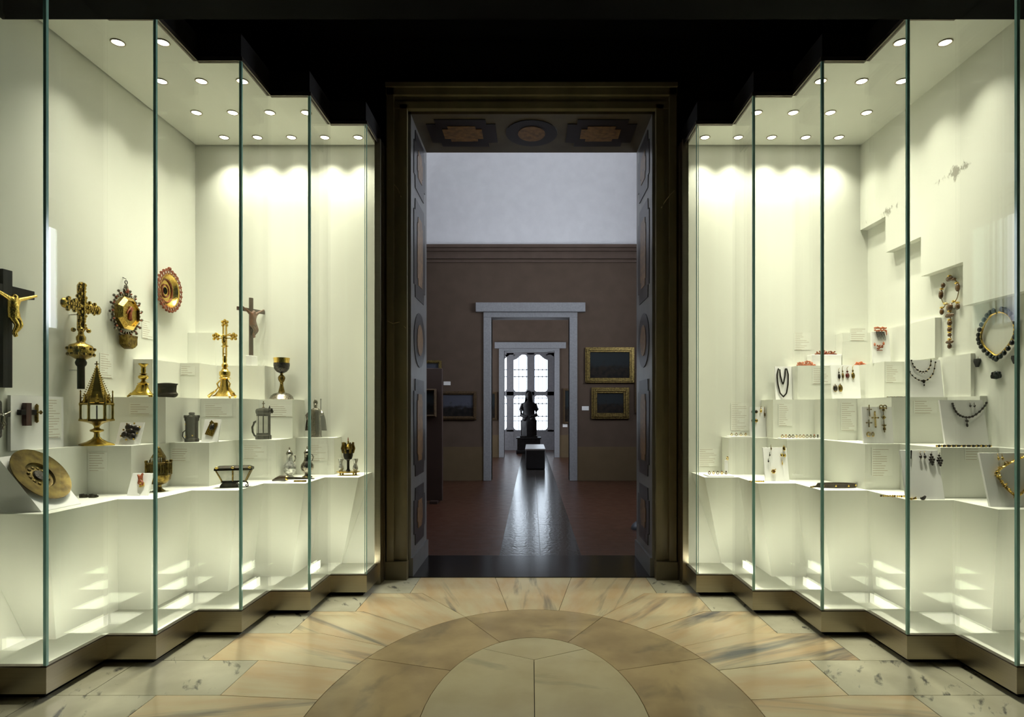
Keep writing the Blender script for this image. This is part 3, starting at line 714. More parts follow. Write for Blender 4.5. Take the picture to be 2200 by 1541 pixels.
# ================================================================== helpers for exhibits
def figure(name, m, parent, pts, edges, root=0, sub=2, sc=1.0):
    """one continuous body: joints (x, y, z, radius) joined by a skin surface"""
    me = bpy.data.meshes.new(name)
    me.from_pydata([(p[0] * sc, p[1] * sc, p[2] * sc) for p in pts], edges, [])
    o = bpy.data.objects.new(name, me); COL.objects.link(o)
    sk = o.modifiers.new('skin', 'SKIN'); sk.use_smooth_shade = True
    for i, p in enumerate(pts):
        r = p[3] * sc; d = me.skin_vertices[0].data[i]
        d.radius = (r, r * (p[4] if len(p) > 4 else 1)); d.use_root = (i == root)
    sd = o.modifiers.new('sub', 'SUBSURF'); sd.levels = sub; sd.render_levels = sub
    me.materials.append(MT[m]); 
    if parent: o.parent = parent
    return o
def corpus(parent, m, H, span, sc, y0=-.0, sway=.12):
    """crucified figure, H tall from feet to head top, arms span wide, feet at z=0"""
    w = span / 2
    P = [(0, y0, .50 * H, .11 * H, .75), (-.01 * H, y0 - .01 * H, .62 * H, .10 * H, .7), (0, y0 - .015 * H, .75 * H, .125 * H, .65), (.0, y0, .85 * H, .05 * H), (.035 * H, y0 - .03 * H, .93 * H, .075 * H),
         (-.14 * H, y0, .83 * H, .055 * H), (-.5 * w, y0, .89 * H, .043 * H), (-.84 * w, y0, .97 * H, .032 * H), (-w, y0, 1.01 * H, .034 * H),
         (.14 * H, y0, .83 * H, .055 * H), (.5 * w, y0, .89 * H, .043 * H), (.84 * w, y0, .97 * H, .032 * H), (w, y0, 1.01 * H, .034 * H),
         (-.05 * H, y0, .44 * H, .075 * H), (.05 * H, y0 - .05 * H, .27 * H, .058 * H), (0, y0 + .0, .09 * H, .036 * H), (0, y0 - .05 * H, .0, .024 * H),
         (.07 * H, y0, .44 * H, .075 * H), (.12 * H, y0 - .06 * H, .275 * H, .058 * H), (.035 * H, y0 - .005 * H, .10 * H, .036 * H), (.03 * H, y0 - .055 * H, .015 * H, .024 * H)]
    E = [(0, 1), (1, 2), (2, 3), (3, 4), (2, 5), (5, 6), (6, 7), (7, 8), (2, 9), (9, 10), (10, 11), (11, 12), (0, 13), (13, 14), (14, 15), (15, 16), (0, 17), (17, 18), (18, 19), (19, 20)]
    b = figure('figure', m, parent, P, E, sc=sc)
    lc = M().lathe([(.12 * H, 0), (.13 * H, .04 * H), (.115 * H, .10 * H)], 12, (.005 * H, y0, .41 * H), .8).build('loincloth', m, b, True, sc)
    return b
LW, RW = PI / 2, -PI / 2           # facing of things hung on the left / right side panel
def wallY(u, X=WALL): return X * F_PX / abs(U0 - u)
def on_left(u, y, gap=.002):
    Y = wallY(u, WALL - gap); p = W(u, y, Y); return p, Y / F_PX
def on_right(u, y, gap=.002):
    Y = wallY(u, WALL - gap); p = W(u, y, Y); return p, Y / F_PX
def at_tier(u, key, Y): return Vector((XU(u, Y), Y, TZ[key]))
def cross_poly(w, h, t, zc, flare=0):
    """latin cross, foot at z=0, arms centred at zc"""
    a = t / 2
    return [(-a, 0), (a, 0), (a, zc - a), (w / 2, zc - a), (w / 2, zc + a), (a, zc + a), (a, h), (-a, h), (-a, zc + a), (-w / 2, zc + a), (-w / 2, zc - a), (-a, zc - a)]

# ================================================================== LEFT SHOWCASE
# 1 large ebony crucifix on the side panel
p, s = on_left(16, 833, .032)
s_h = s * 1.0
t = thing('crucifix', 'large black wooden crucifix with gilt figure hanging at the left edge', 'crucifix', p, LW)
D = s * 253
M().box(-.026, .026, -.002, .030, 0, D).build('upright', 'ebony', t, bevel=.001)
M().box(-.155, .155, -.0015, .0295, D * .795, D * .795 + .042).build('crossbar', 'ebony', t, bevel=.001)
c = corpus(t, 'gold_bright', s * 100, .27, 1.0, -.022); c.location = (.008, 0, D * .43)
# 2 processional cross
p, s = on_left(174, 836, .062)
t = thing('processional_cross', 'knobbly gilt processional cross on staff with round knop', 'cross', p, LW)
M().lathe([(7, 0), (7, 48), (10, 52), (11, 57), (9, 62), (8, 64)], 12, (0, 0, 0)).build('staff', 'bronze', t, True, s)
kn = M().lathe([(8, 62), (14, 65), (27, 72), (29, 80), (28, 88), (24, 94), (12, 98), (8, 102)], 18, (0, 0, 0), .75)
for k in range(12):
    a = 2 * PI * k / 12
    for r, z, q in ((28, 74, 3.4), (29, 86, 3.4), (24, 80, 3)): kn.ball((r * math.cos(a), r * .75 * math.sin(a), z), q, 6, 4)
kn.build('knop', 'gold', t, True, s)
sh = M().lathe([(7, 100), (9, 106), (9, 112), (6, 116), (5, 122), (8, 128), (6, 134)], 12, (0, 0, 0))
for k in range(4):
    a = PI / 4 + PI / 2 * k; sh.ball((15 * math.cos(a), 12 * math.sin(a), 126), 5, 7, 5)
sh.build('socket', 'gold', t, True, s)
cr = M().prism([(-7, 130), (7, 130), (6, 168), (40, 170), (44, 177), (40, 184), (6, 186), (7, 222), (0, 230), (-7, 222), (-6, 186), (-40, 184), (-44, 177), (-40, 170), (-6, 168)], -4, 4)
rnd = random.Random(3)
for (x0, z0, x1, z1) in ((0, 132, 0, 224), (-44, 177, 44, 177)):
    for k in range(15):
        f = k / 14; x = x0 + (x1 - x0) * f; z = z0 + (z1 - z0) * f
        for sd in (-1, 1):
            off = 9 + 3 * math.sin(k * 2.1)
            cr.ball((x + (sd * off if x0 == x1 else 0), -2 + rnd.uniform(-3, 2), z + (sd * off if x0 != x1 else 0)), rnd.uniform(2.6, 4.6), 6, 4)
        cr.ball((x, -6, z), rnd.uniform(3, 5), 6, 4)
for x, z in ((-47, 177), (47, 177), (0, 218), (0, 150), (-26, 177), (26, 177), (0, 200)):
    cr.ball((x, -1, z), (11, 6, 11), 8, 5)
cr.build('cross', 'gold', t, True, s)
M().tube([(0, 4, 160), (0, 24.3, 160)], 1.6, 8).tube([(0, 4, 40), (0, 24.3, 40)], 1.6, 8).build('wall_bracket', 'card', t, True, s)
# 3 octagonal coral reliquary
p, s = on_left(263, 748)
kx = 1.32
t = thing('octagonal_reliquary', 'octagonal gilt and coral reliquary frame with filigree border hanging on hook', 'reliquary', p, LW)
oc = lambda a, b, z: [(a * math.cos(PI / 8 + PI / 4 * k), z + b * math.sin(PI / 8 + PI / 4 * k)) for k in range(8)]
M().prism(oc(36, 36, 74), -14, -4).build('backing', 'gold_old', t, False, s)
fr = M()
o1, o2 = oc(37, 37, 74), oc(29, 29, 74)
for k in range(8):
    q = (k + 1) % 8
    fr.add([(o1[k][0], -14, o1[k][1]), (o1[q][0], -14, o1[q][1]), (o2[q][0], -20, o2[q][1]), (o2[k][0], -20, o2[k][1]), (o2[q][0], -13, o2[q][1]), (o2[k][0], -13, o2[k][1])], [(0, 1, 2, 3), (3, 2, 4, 5)])
fr.build('frame', 'gold_bright', t, False, s)
M().prism([(27 * math.cos(2 * PI * k / 20), 74 + 27 * math.sin(2 * PI * k / 20)) for k in range(20)], -15.5, -13).build('field', 'gold', t, False, s)
figure('relief_figure', 'coral', t, [(0, -17, 74, 3.4), (1, -17, 82, 3.4), (2, -17, 90, 2.8), (-6, -17, 80, 1.6), (-10, -17, 72, 1.4), (7, -17, 80, 1.6), (9, -17, 88, 1.4), (-3, -17, 60, 2.2), (4, -17, 58, 2.2)], [(0, 1), (1, 2), (1, 3), (3, 4), (1, 5), (5, 6), (0, 7), (0, 8)], sc=s, sub=1)
fl = M(); rnd = random.Random(5)
for k in range(34):
    a = 2 * PI * k / 34
    fl.ball((42 * math.cos(a), -8, 74 + 42 * math.sin(a)), 3.6, 6, 4)
    if k % 2: fl.tube([(40 * math.cos(a), -8, 74 + 40 * math.sin(a)), (50 * math.cos(a + .05), -9, 74 + 50 * math.sin(a + .05))], 1.1, 5); fl.ball((51 * math.cos(a + .05), -9, 74 + 51 * math.sin(a + .05)), 3.2, 6, 4)
for k in range(9):
    z = 112 + k * 2.4; w = 14 - k * 1.3
    fl.ring((-w * .5, -8, z), 4, 1.2, 8, 4); fl.ring((w * .5, -8, z), 4, 1.2, 8, 4)
fl.tube([(0, -8, 110), (0, -8, 138)], 1.6, 5)
fl.build('filigree_border', 'silver', t, False, s)
cb = M()
for k in range(17):
    a = 2 * PI * (k + .5) / 17; cb.ball((45.5 * math.cos(a), -11, 74 + 45.5 * math.sin(a)), 2.1, 6, 4)
cb.ball((0, -12, 122), (3, 2, 6), 6, 4); cb.build('coral_bead', 'coral', t, True, s)
M().prism([(-18, 27), (18, 27), (16, 20), (16, 8), (9, 2), (0, -2), (-9, 2), (-16, 8), (-16, 20)], -22, -4).build('pendant_box', 'gold_old', t, False, s)
M().ring((0, -8, 141), 4, 1.1, 10, 5).tube([(0, -8, 145), (0, -8, 148), (-4, -3, 151), (4, 0, 152)], .8, 5).build('hanging_ring', 'silver_dark', t, True, s)
# 4 oval coral dish
p, s = on_left(349, 670)
t = thing('coral_dish', 'oval gilt dish with openwork red coral rim hanging on the side panel', 'dish', p, LW)
di = M(); n = 28; prof = [(0, -6), (20, -6), (27, -9), (31, -16), (34, -17)]
vs = []; fs = []
for (r, y) in prof:
    for k in range(n):
        a = 2 * PI * k / n; vs.append((r * math.cos(a), y, 45 + r * 1.12 * math.sin(a)))
for i in range(len(prof) - 1):
    for k in range(n): fs.append((i * n + k, i * n + (k + 1) % n, (i + 1) * n + (k + 1) % n, (i + 1) * n + k))
di.add(vs, fs); di.build('bowl', 'gold_bright', t, True, s)
rm = M()
for k in range(26):
    a = 2 * PI * k / 26
    rm.ring((39 * math.cos(a), -16, 45 + 40 * math.sin(a)), 4.2, 1.5, 8, 5)
    a += PI / 26; rm.ball((44 * math.cos(a), -15, 45 + 44.5 * math.sin(a)), 3.0, 6, 4)
rm.ball((0, -15, 92), 4.5, 7, 5)
rm.build('coral_rim', 'coral', t, True, s)
M().ring((0, -8, 45), 22, 1.8, 20, 5, 'y', 1.12).ring((0, -7, 45), 12, 1.5, 18, 5, 'y', 1.12).build('coral_inlay', 'coral', t, True, s)
M().tube([(0, -6, 45), (0, .5, 45)], 8, 10).build('wall_peg', 'gold_old', t, True, s)
# 5 board with crosses standing on the low tier
Yb0, Yb1 = 2.97, 3.205
t = thing('display_board', 'white board behind the small crosses at the left edge', 'board', (-2.485, (Yb0 + Yb1) / 2, TZ['C']), LW)
M().box(-(Yb1 - Yb0) / 2 - .09, (Yb1 - Yb0) / 2, -.006, .010, 0, .265).build('panel', 'card', t)
p, s = on_left(53, 915, .022)
t = thing('wooden_cross', 'small red-brown plain wooden cross on the white board', 'cross', p, LW)
M().box(-.0165, .0165, -.022, -.0005, 0, s * 49).build('upright', 'redwood', t, bevel=.001)
M().box(-.046, .046, -.0215, -.001, s * 49 * .47, s * 49 * .70).build('crossbar', 'ebony', t, bevel=.001)
p, s = on_left(75, 907, .022)
t = thing('trefoil_cross', 'tiny gilt trefoil cross beside the small wooden cross', 'cross', p, LW)
x = M().prism(cross_poly(14, 30, 2.6, 18), -6, -.5)
for cx, cz in ((0, 30), (-8, 18), (8, 18), (0, 2)):
    for dx, dz in ((0, 2), (-2, 0), (2, 0), (0, -2)): x.ball((cx * 1.15 + dx, -3.5, cz + dz), 2.0, 6, 4)
x.build('cross', 'gold_old', t, False, s * 1.15)
p, s = on_left(-6, 938, .004)
t = thing('silver_crucifix', 'dark silver crucifix cut off by the left edge', 'crucifix', p, LW)
x = M().prism(cross_poly(64, 72, 8, 46), -7, -1)
for cx, cz in ((-32, 46), (32, 46), (0, 72), (0, 2)): x.ball((cx, -4, cz), (6, 4, 6), 8, 5)
x.build('cross', 'silver_dark', t, False, s)
c = corpus(t, 'silver', 40, 46, s, -11); c.location = (0, 0, 14 * s)
# 6 gothic reliquary monstrance
Y = 3.345; s = Y / F_PX; p = at_tier(208, 'C', Y)
t = thing('reliquary_monstrance', 'gilt gothic reliquary with steep spire over crystal lantern on lobed foot', 'reliquary', p, .12)
ft = M()
vs = []; fs = []; n = 36
for (r, z) in ((33, 0), (34, 2.5), (31, 4), (20, 8), (10, 14), (7, 18)):
    for k in range(n):
        a = 2 * PI * k / n; q = r * (1 + .08 * math.cos(6 * a)) if r > 15 else r
        vs.append((q * math.cos(a), q * .72 * math.sin(a), z))
for i in range(5):
    for k in range(n): fs.append((i * n + k, i * n + (k + 1) % n, (i + 1) * n + (k + 1) % n, (i + 1) * n + k))
fs.append(tuple(range(n)))
ft.add(vs, fs); ft.build('foot', 'gold_plain', t, True, s)
M().lathe([(6, 15), (5, 26), (7, 28), (12, 30), (13, 32), (12, 34), (7, 36), (5, 38), (5.5, 41), (8, 45), (16, 49), (28, 52), (30, 53)], 12).build('stem', 'gold_plain', t, True, s)
M().lathe([(31, 52.5), (32, 53), (32, 56), (29, 57)], 6, ph=PI / 6).lathe([(29, 87), (31, 88), (31, 91), (27, 92)], 6, ph=PI / 6).build('lantern_frame', 'gold_plain', t, False, s)
for k in range(6):
    a = PI / 6 + PI / 3 * k; x, y = 28 * math.cos(a), 28 * math.sin(a)
    M().lathe([(3.4, 56), (2.3, 60), (2.3, 84), (3.4, 88), (1.8, 93), (1.2, 114), (2, 115), (.3, 119)], 8, (x, y, 0)).build('pinnacle', 'gold_plain', t, True, s)
M().lathe([(25, 57), (25, 87)], 6, ph=PI / 6).build('crystal', 'panel_glass', t, False, s)
M().lathe([(1.6, 57), (1.6, 86)], 6).build('relic', 'blue_enamel', t, False, s)
sp = M().lathe([(28, 91), (22, 102), (16.5, 116), (10, 138), (4, 160), (2, 168)], 6, ph=PI / 6)
for k in range(6):
    a = PI / 6 + PI / 3 * k
    for q in range(15):
        f = q / 14; z = 102 + 62 * f; r = 22 * (1 - f) ** 1.1 + 3.2
        sp.ball((r * math.cos(a), r * math.sin(a), z), 1.5, 5, 3)
    a += PI / 6
    sp.prism([(-9, 0), (9, 0), (0, 15)], -1, 1) if False else None
    for zz, q in ((96, 4.5), (102, 3.4), (108, 2.2)): sp.ball((24 * math.cos(a), 24 * math.sin(a), zz), q, 6, 4)
sp.build('spire', 'gold_plain', t, False, s)
M().prism([(-1, 168), (1, 168), (1, 174), (4, 174), (4, 176), (1, 176), (1, 181), (-1, 181), (-1, 176), (-4, 176), (-4, 174), (-1, 174)], -1, 1).lathe([(1, 166), (3, 169), (1, 171)], 8).build('finial_cross', 'gold_plain', t, False, s)
# 7 candlestick on three feet
Y = 3.70; s = Y / F_PX; p = at_tier(308, 'B', Y)
t = thing('candlestick', 'brass candlestick on three-sided scrolled foot', 'candlestick', p)
M().lathe([(13, 8), (15, 12), (11, 20), (9, 27), (12, 30), (8, 32), (4.5, 35), (3.5, 38), (9, 41), (10.5, 44), (9, 47), (4, 49), (8, 51), (4, 53), (5, 58), (4, 63), (6, 68), (9.5, 71), (9.5, 73), (3, 73)], 14).build('stem', 'gold_plain', t, True, s)
ft = M()
vs = []; n = 24
for (r, z) in ((25, 5), (19, 10), (13, 18), (10, 27)):
    for k in range(n):
        a = 2 * PI * k / n + PI / 6; q = r * (1 + .22 * math.cos(3 * (a - PI / 2)))
        vs.append((q * math.cos(a), q * math.sin(a) * .8, z))
ft.add(vs, [(i * n + k, i * n + (k + 1) % n, (i + 1) * n + (k + 1) % n, (i + 1) * n + k) for i in range(3) for k in range(n)] + [tuple(range(n))])
ft.build('base', 'gold_plain', t, True, s)
for k in range(3):
    a = PI / 2 + 2 * PI * k / 3
    M().tube([(22 * math.cos(a), 18 * math.sin(a), 9), (27 * math.cos(a), 22 * math.sin(a), 4), (31 * math.cos(a), 24 * math.sin(a), 1.6)], [3, 2.6, 1.5], 6).build('claw_foot', 'gold_plain', t, True, s)
# 8 dark casket bowl
Y = 3.72; s = Y / F_PX; p = at_tier(359, 'B', Y)
t = thing('oval_casket', 'dark bronze oval casket with flared rim beside the candlestick', 'casket', p)
M().lathe([(15, 0), (21, 3), (23, 8), (20, 11), (19, 14), (20, 26), (21.5, 28)], 20, flat=.6).build('body', 'bronze', t, True, s)
M().lathe([(22, 28), (22.5, 30), (18, 30.5), (6, 32)], 20, flat=.6).build('lid', 'bronze', t, True, s)
for x in (-12, 12): M().lathe([(2.4, -.2), (2.4, 1.2)], 8, (x, -4, 0)).build('foot', 'bronze', t, False, s)
# 9 sloping cards with small treasures
class Card:
    def __init__(self, label, u0, u1, key, Y, h, tilt, cat='stand', rotz=0.0):
        self.Y, self.z, self.t = Y, TZ[key], tilt
        x0, x1 = XU(u0, Y), XU(u1, Y)
        self.o = thing('sloping_card_stand', label, cat, ((x0 + x1) / 2, Y, self.z))
        w = (x1 - x0) / 2; tt = math.tan(tilt)
        q = M(); q.add([(-w, 0, 0), (w, 0, 0), (w, tt * h, h), (-w, tt * h, h), (-w, .012 / math.cos(tilt), 0), (w, .012 / math.cos(tilt), 0), (w, tt * h + .012, h), (-w, tt * h + .012, h)],
                       [(0, 1, 2, 3), (5, 4, 7, 6), (1, 5, 6, 2), (4, 0, 3, 7), (3, 2, 6, 7), (4, 5, 1, 0)])
        q.build('card', 'card', self.o)
        M().box(-w * .5, w * .5, tt * h * .5 + .013, tt * h * .5 + .018, 0, h * .5).build('easel_leg', 'card', self.o)
    def at(self, u, y):
        tt = math.tan(self.t); k = (Y0 - y) / F_PX
        Y = (self.Y + (CAM_H - self.z) * tt) / (1 - k * tt)
        return W(u, y, Y) + Vector((0, -.0015, 0)), Y / F_PX
    def thing(self, name, label, cat, u, y, group=None, rz=0.0):
        p, s = self.at(u, y)
        return thing(name, label, cat, p, group=group, rot=(-self.t, rz, 0)), s
c1 = Card('white sloping card under the dark quatrefoil brooch', 247, 298, 'C', 3.40, .125, .35)
t, s = c1.thing('quatrefoil_brooch', 'dark filigree brooch of four lobes with gilt tips on a card', 'brooch', 274, 944, rz=.25)
x = M().box(-9, 9, -4, 0, 4, 30)
for cx, cz in ((-8, 26), (8, 26), (-8, 8), (8, 8), (0, 17)): x.lathe([(7.5, -3), (7.5, 1), (4, 3.5)], 12, (0, 0, 0)) if False else x.ball((cx, -3, cz), (7.5, 3.5, 7.5), 10, 6)
x.build('body', 'silver_dark', t, True, s)
x = M()
for cx, cz in ((-14, 31), (14, 31), (-14, 3), (14, 3), (0, 36), (0, -2), (-15, 17), (15, 17)): x.ball((cx, -3, cz), 2.2, 6, 4)
x.build('gilt_tips', 'gold_bright', t, True, s)
# 10 dark cylindrical pyx tankard
Y = 3.75; s = Y / F_PX; p = at_tier(412, 'C', Y)
t = thing('tankard', 'dark bronze cylindrical tankard with knob lid and small side ring', 'tankard', p)
M().lathe([(14, 0), (14.5, 6), (12.5, 8), (12.5, 44), (14, 46), (14.5, 52)], 16).build('body', 'bronze', t, True, s)
x = M().lathe([(15.5, 51.5), (15.5, 54), (13, 55), (7, 57), (5, 59), (6.5, 61), (5, 63), (2, 63.5)], 16)
for k in range(8): x.box(13 * math.cos(k * PI / 4) - 2, 13 * math.cos(k * PI / 4) + 2, 13 * math.sin(k * PI / 4) - 2, 13 * math.sin(k * PI / 4) + 2, 54, 57)
x.build('lid', 'bronze', t, False, s)
M().tube([(-12, 0, 26), (-19, 0, 20), (-20, 0, 12), (-16, 0, 6), (-12, 0, 5)], 1.1, 6).build('ring_handle', 'bronze', t, True, s)
for x_, z_ in ((-7, 12), (8, 14), (-7, 38)): M().ball((x_, -11.5, z_), 1.8, 6, 4).build('stud', 'gold_bright', t, True, s)
# 11 gilt plaque on card
c2 = Card('white sloping card under the small gilt plaque', 432, 467, 'C', 3.72, .14, .3)
t, s = c2.thing('gilt_plaque', 'small tilted gilt plaque with dark relief on a card', 'plaque', 449, 936, rz=.28)
M().box(-8, 8, -3, 0, 0, 28).prism([(-9, 26), (9, 26), (7, 31), (0, 29), (-7, 33)], -3.5, 0).build('plate', 'gold', t, False, s)
M().ball((0, -4, 19), (5, 3, 8), 8, 5).build('relief', 'silver_dark', t, True, s)
# 12 gold altar cross
Y = 4.05; s = Y / F_PX; p = at_tier(483, 'B', Y)
t = thing('altar_cross', 'tall bright gold altar cross with crucified figure on scrolled tripod base', 'cross', p)
bs = M()
vs = []; n = 24
for (r, z) in ((24, 5), (17, 9), (11, 18), (8, 30), (7, 42)):
    for k in range(n):
        a = 2 * PI * k / n + PI / 6; q = r * (1 + .22 * math.cos(3 * (a - PI / 2)))
        vs.append((q * math.cos(a), q * math.sin(a) * .7, z))
bs.add(vs, [(i * n + k, i * n + (k + 1) % n, (i + 1) * n + (k + 1) % n, (i + 1) * n + k) for i in range(4) for k in range(n)] + [tuple(range(n))])
bs.lathe([(8, 41), (12, 44), (9, 47), (11, 51), (11, 58), (7, 61), (6, 65), (3, 67)], 14)
bs.lathe([(3, 66), (6.5, 69), (6, 74), (3.5, 77), (4.5, 84), (3.5, 92)], 12)
bs.build('base', 'gold_bright', t, True, s)
for k in range(3):
    a = PI / 2 + 2 * PI * k / 3; ca, sa = math.cos(a), math.sin(a) * .7
    M().tube([(9 * ca, 9 * sa, 40), (16 * ca, 16 * sa, 32), (13 * ca, 13 * sa, 24), (20 * ca, 20 * sa, 16), (27 * ca, 27 * sa, 11), (33 * ca, 33 * sa, 5), (31 * ca, 31 * sa, 2)], [1.5, 2, 2, 2.2, 3, 3.6, 2], 6).build('scroll_foot', 'gold_bright', t, True, s)
x = M()
for q in (-3.2, 3.2): x.box(q - 1, q + 1, -2, 2, 90, 158).box(-18, 18, -2, 2, 133 + q - 1, 133 + q + 1)
for cx, cz in ((-19, 133), (19, 133), (0, 162)):
    for dx, dz in ((0, 0), (-5, 3), (5, 3), (0, 6), (-4, -4), (4, -4)): x.ball((cx + dx, 0, cz + dz), 3.6, 6, 4)
x.box(-4, 4, -1, 1, 96, 98).box(-7, 7, -1.5, 1.5, 112, 114)
x.build('cross', 'gold_bright', t, False, s)
c = corpus(t, 'gold_bright', 34, 30, s, -5); c.location = (0, 0, 106 * s)
# 13 wooden crucifix standing on a small block
Y = 4.39; s = Y / F_PX; p = at_tier(541, 'A', Y)
t = thing('support_block', 'small white block under the upright wooden crucifix', 'block', p)
bh = (W(541, 765, Y).z - TZ['A'])
M().box(-.022, .022, -.045, .045, 0, bh).build('block', 'card', t, bevel=.002)
t = thing('wooden_crucifix', 'slim brown wooden crucifix with carved boxwood figure seen at an angle', 'crucifix', (p.x, p.y, TZ['A'] + bh), 1.10)
M().box(-.014, .014, .0, .014, 0, s * 125).build('upright', 'wood_brown', t, bevel=.001)
M().box(-.115, .115, .001, .013, s * 94, s * 94 + .026).build('crossbar', 'wood_brown', t, bevel=.001)
c = corpus(t, 'boxwood', s * 64, .19, 1.0, -.014); c.location = (.0, 0, s * 38)
# 14 chalice
Y = 4.385; s = Y / F_PX; p = at_tier(605, 'B', Y)
t = thing('chalice', 'silver chalice with gilt cup lip and lobed foot', 'chalice', p)
M().lathe([(25, 0), (25.5, 1.5), (24, 3), (22, 8), (16, 13), (7, 16)], 20).build('foot', 'silver', t, True, s)
M().lathe([(7, 15.5), (5, 24), (3.2, 33), (4, 34), (3, 36), (6.5, 42), (7.5, 47), (6, 51), (3, 54), (2.8, 57), (5, 58)], 14).build('stem', 'gold_old', t, True, s)
M().lathe([(4, 57), (10, 60), (15, 66), (16.5, 74), (16.3, 79)], 18).build('cup_mount', 'silver_dark', t, True, s)
M().lathe([(16, 78), (15.8, 82), (17, 90), (16.3, 90), (15, 82), (14, 66), (4, 62)], 18).build('cup', 'gold_bright', t, True, s)
# 15 pewter flagon
Y = 4.09; s = Y / F_PX; p = at_tier(566, 'C', Y)
t = thing('flagon', 'grey pewter spouted flagon with crossed lid and strap handle', 'flagon', p)
M().lathe([(16, 0), (16, 8), (14, 10), (14, 54), (15.5, 57), (15.5, 62)], 8, ph=PI / 8).build('body', 'pewter', t, False, s)
for k in (5, 6, 7):
    a = -PI / 2 + (k - 6) * PI / 4
    M().box(-4, 4, -.5, .6, 14, 50).build('panel', 'ivory_panel', t, False, s).rotation_euler = (0, 0, (k - 6) * PI / 4)
    q = COL.objects[-1]; q.location = (13.1 * math.cos(a) * s, 13.1 * math.sin(a) * s, 0)
M().lathe([(16, 61.5), (14, 65), (8, 67), (2, 68)], 8, ph=PI / 8).tube([(10, 0, 62), (17, 0, 63), (19, 0, 59), (18, 0, 56)], [5, 4.5, 3, 1.5], 6).build('lid', 'pewter', t, False, s)
M().box(-.8, .8, -.8, .8, 66, 82).box(-3, 3, -.8, .8, 76, 77.6).lathe([(2, 66), (2.5, 69), (1, 70)], 8).build('lid_cross', 'gold_old', t, False, s)
M().lathe([(1.6, 62), (2.2, 68), (.8, 70), (1.4, 72)], 8, (13, 0, 0)).build('thumb_piece', 'pewter', t, True, s)
M().tube([(-13, 0, 40), (-20, 0, 36), (-24, 0, 26), (-23, 0, 15), (-19, 0, 8), (-14, 0, 5)], [2.2, 2.4, 2.4, 2.2, 2, 1.6], 6).build('handle', 'pewter', t, True, s)
# 16 silver bishop statuette
Y = 4.43; s = Y / F_PX; p = at_tier(678, 'C', Y)
t = thing('bishop_statuette', 'silver statuette of a bishop with mitre, staff and wide cloak', 'statuette', p)
M().lathe([(14, 0), (14, 2), (11, 3)], 14, flat=.75).build('base', 'silver', t, True, s)
bd = M(); vs = []; n = 28
for (rx, ry, z) in ((12, 9, 2.5), (12.5, 9, 12), (11.5, 8.5, 26), (11, 8, 40), (12, 8, 50), (12.5, 7.5, 56), (9, 6, 60), (4, 3.6, 63), (3, 3, 65)):
    for k in range(n):
        a = 2 * PI * k / n; f = 1 + .07 * math.cos(9 * a) * (1 if z < 50 else .2)
        vs.append((rx * f * math.cos(a), ry * f * math.sin(a), z))
bd.add(vs, [(i * n + k, i * n + (k + 1) % n, (i + 1) * n + (k + 1) % n, (i + 1) * n + k) for i in range(8) for k in range(n)] + [tuple(range(n))])
bd.ball((0, -1, 68), (4.2, 4.4, 5), 10, 7).ball((0, -5.2, 67.4), (1, 1.2, 1.4), 6, 4)
bd.tube([(-11, 0, 55), (-17, -4, 46), (-14, -9, 38)], [4, 3.6, 2.2], 7).tube([(11, 0, 55), (16, -4, 50), (14, -8, 46)], [4, 3.6, 2.2], 7)
bd.build('body', 'silver', t, True, s)
M().lathe([(4.4, 71), (5.2, 75), (3.5, 79), (.6, 82)], 10, flat=.55).build('mitre', 'silver', t, True, s)
cl = M(); vs = []
for i, z in enumerate((14, 26, 40, 52, 58)):
    for k in range(11):
        a = PI * (k / 10) ; r = (23, 22, 20, 16, 11)[i]
        vs.append((r * math.cos(a), 2 + (7, 7, 7, 7, 5)[i] * math.sin(a) + 1.2 * math.sin(k * 2.2), z))
vs2 = [(x, y + 1.2, z) for x, y, z in vs]; m_ = len(vs)
q = [(i * 11 + k, i * 11 + k + 1, (i + 1) * 11 + k + 1, (i + 1) * 11 + k) for i in range(4) for k in range(10)]
cl.add(vs + vs2, q + [tuple(m_ + j for j in f[::-1]) for f in q] + [(i * 11 + e, (i + 1) * 11 + e, m_ + (i + 1) * 11 + e, m_ + i * 11 + e) for i in range(4) for e in (0, 10)])
cl.build('cloak', 'silver', t, True, s)
M().tube([(14, -8, 3), (14, -8, 80)], .9, 6).ball((14, -8, 81), 1.8, 6, 4).build('staff', 'silver_dark', t, True, s)
# 17 brass basin leaning on a white wedge
pc = W(85, 1022, 2.83); nrm = Vector((.80, -.02, .60)).normalized(); R_ = .142
zl = Vector((0, 0, 1)); ax = nrm
rot = Vector((0, 0, 1)).rotation_difference(nrm).to_euler()
foot = TZ['D']
t = thing('brass_basin', 'large round brass alms basin with embossed centre leaning on a white wedge', 'basin', pc - nrm * .004, rot=rot)
n = 48; prof = [(0, .004), (.030, .006), (.034, .001), (.062, -.004), (.074, .0), (.078, .012), (.088, .013), (.150, .018), (.157, .021), (.158, .018), (.150, .013), (.084, .008), (.076, -.005), (.03, -.008), (0, -.008)]
M().lathe([(max(r, .0005) * .9, z * .9) for r, z in prof], n).build('dish', 'brass', t, True)
x = M()
for k in range(12):
    a = 2 * PI * k / 12; x.ball((.046 * math.cos(a), .046 * math.sin(a), .000), (.009, .007, .004), 8, 5)
x.build('embossed_lobes', 'brass', t, True)
M().lathe([(.029, .0055), (.026, .009), (.0006, .0095)], 24).build('boss', 'silver_dark', t, True)
bx = pc.x; wg = thing('sloping_card_stand', 'white wedge stand under the large brass basin', 'stand', (bx, pc.y, TZ['D']))
q = M(); tl = math.atan2(nrm.x, nrm.z)
sl = nrm.z / nrm.x
h0, xo = .03, pc.x
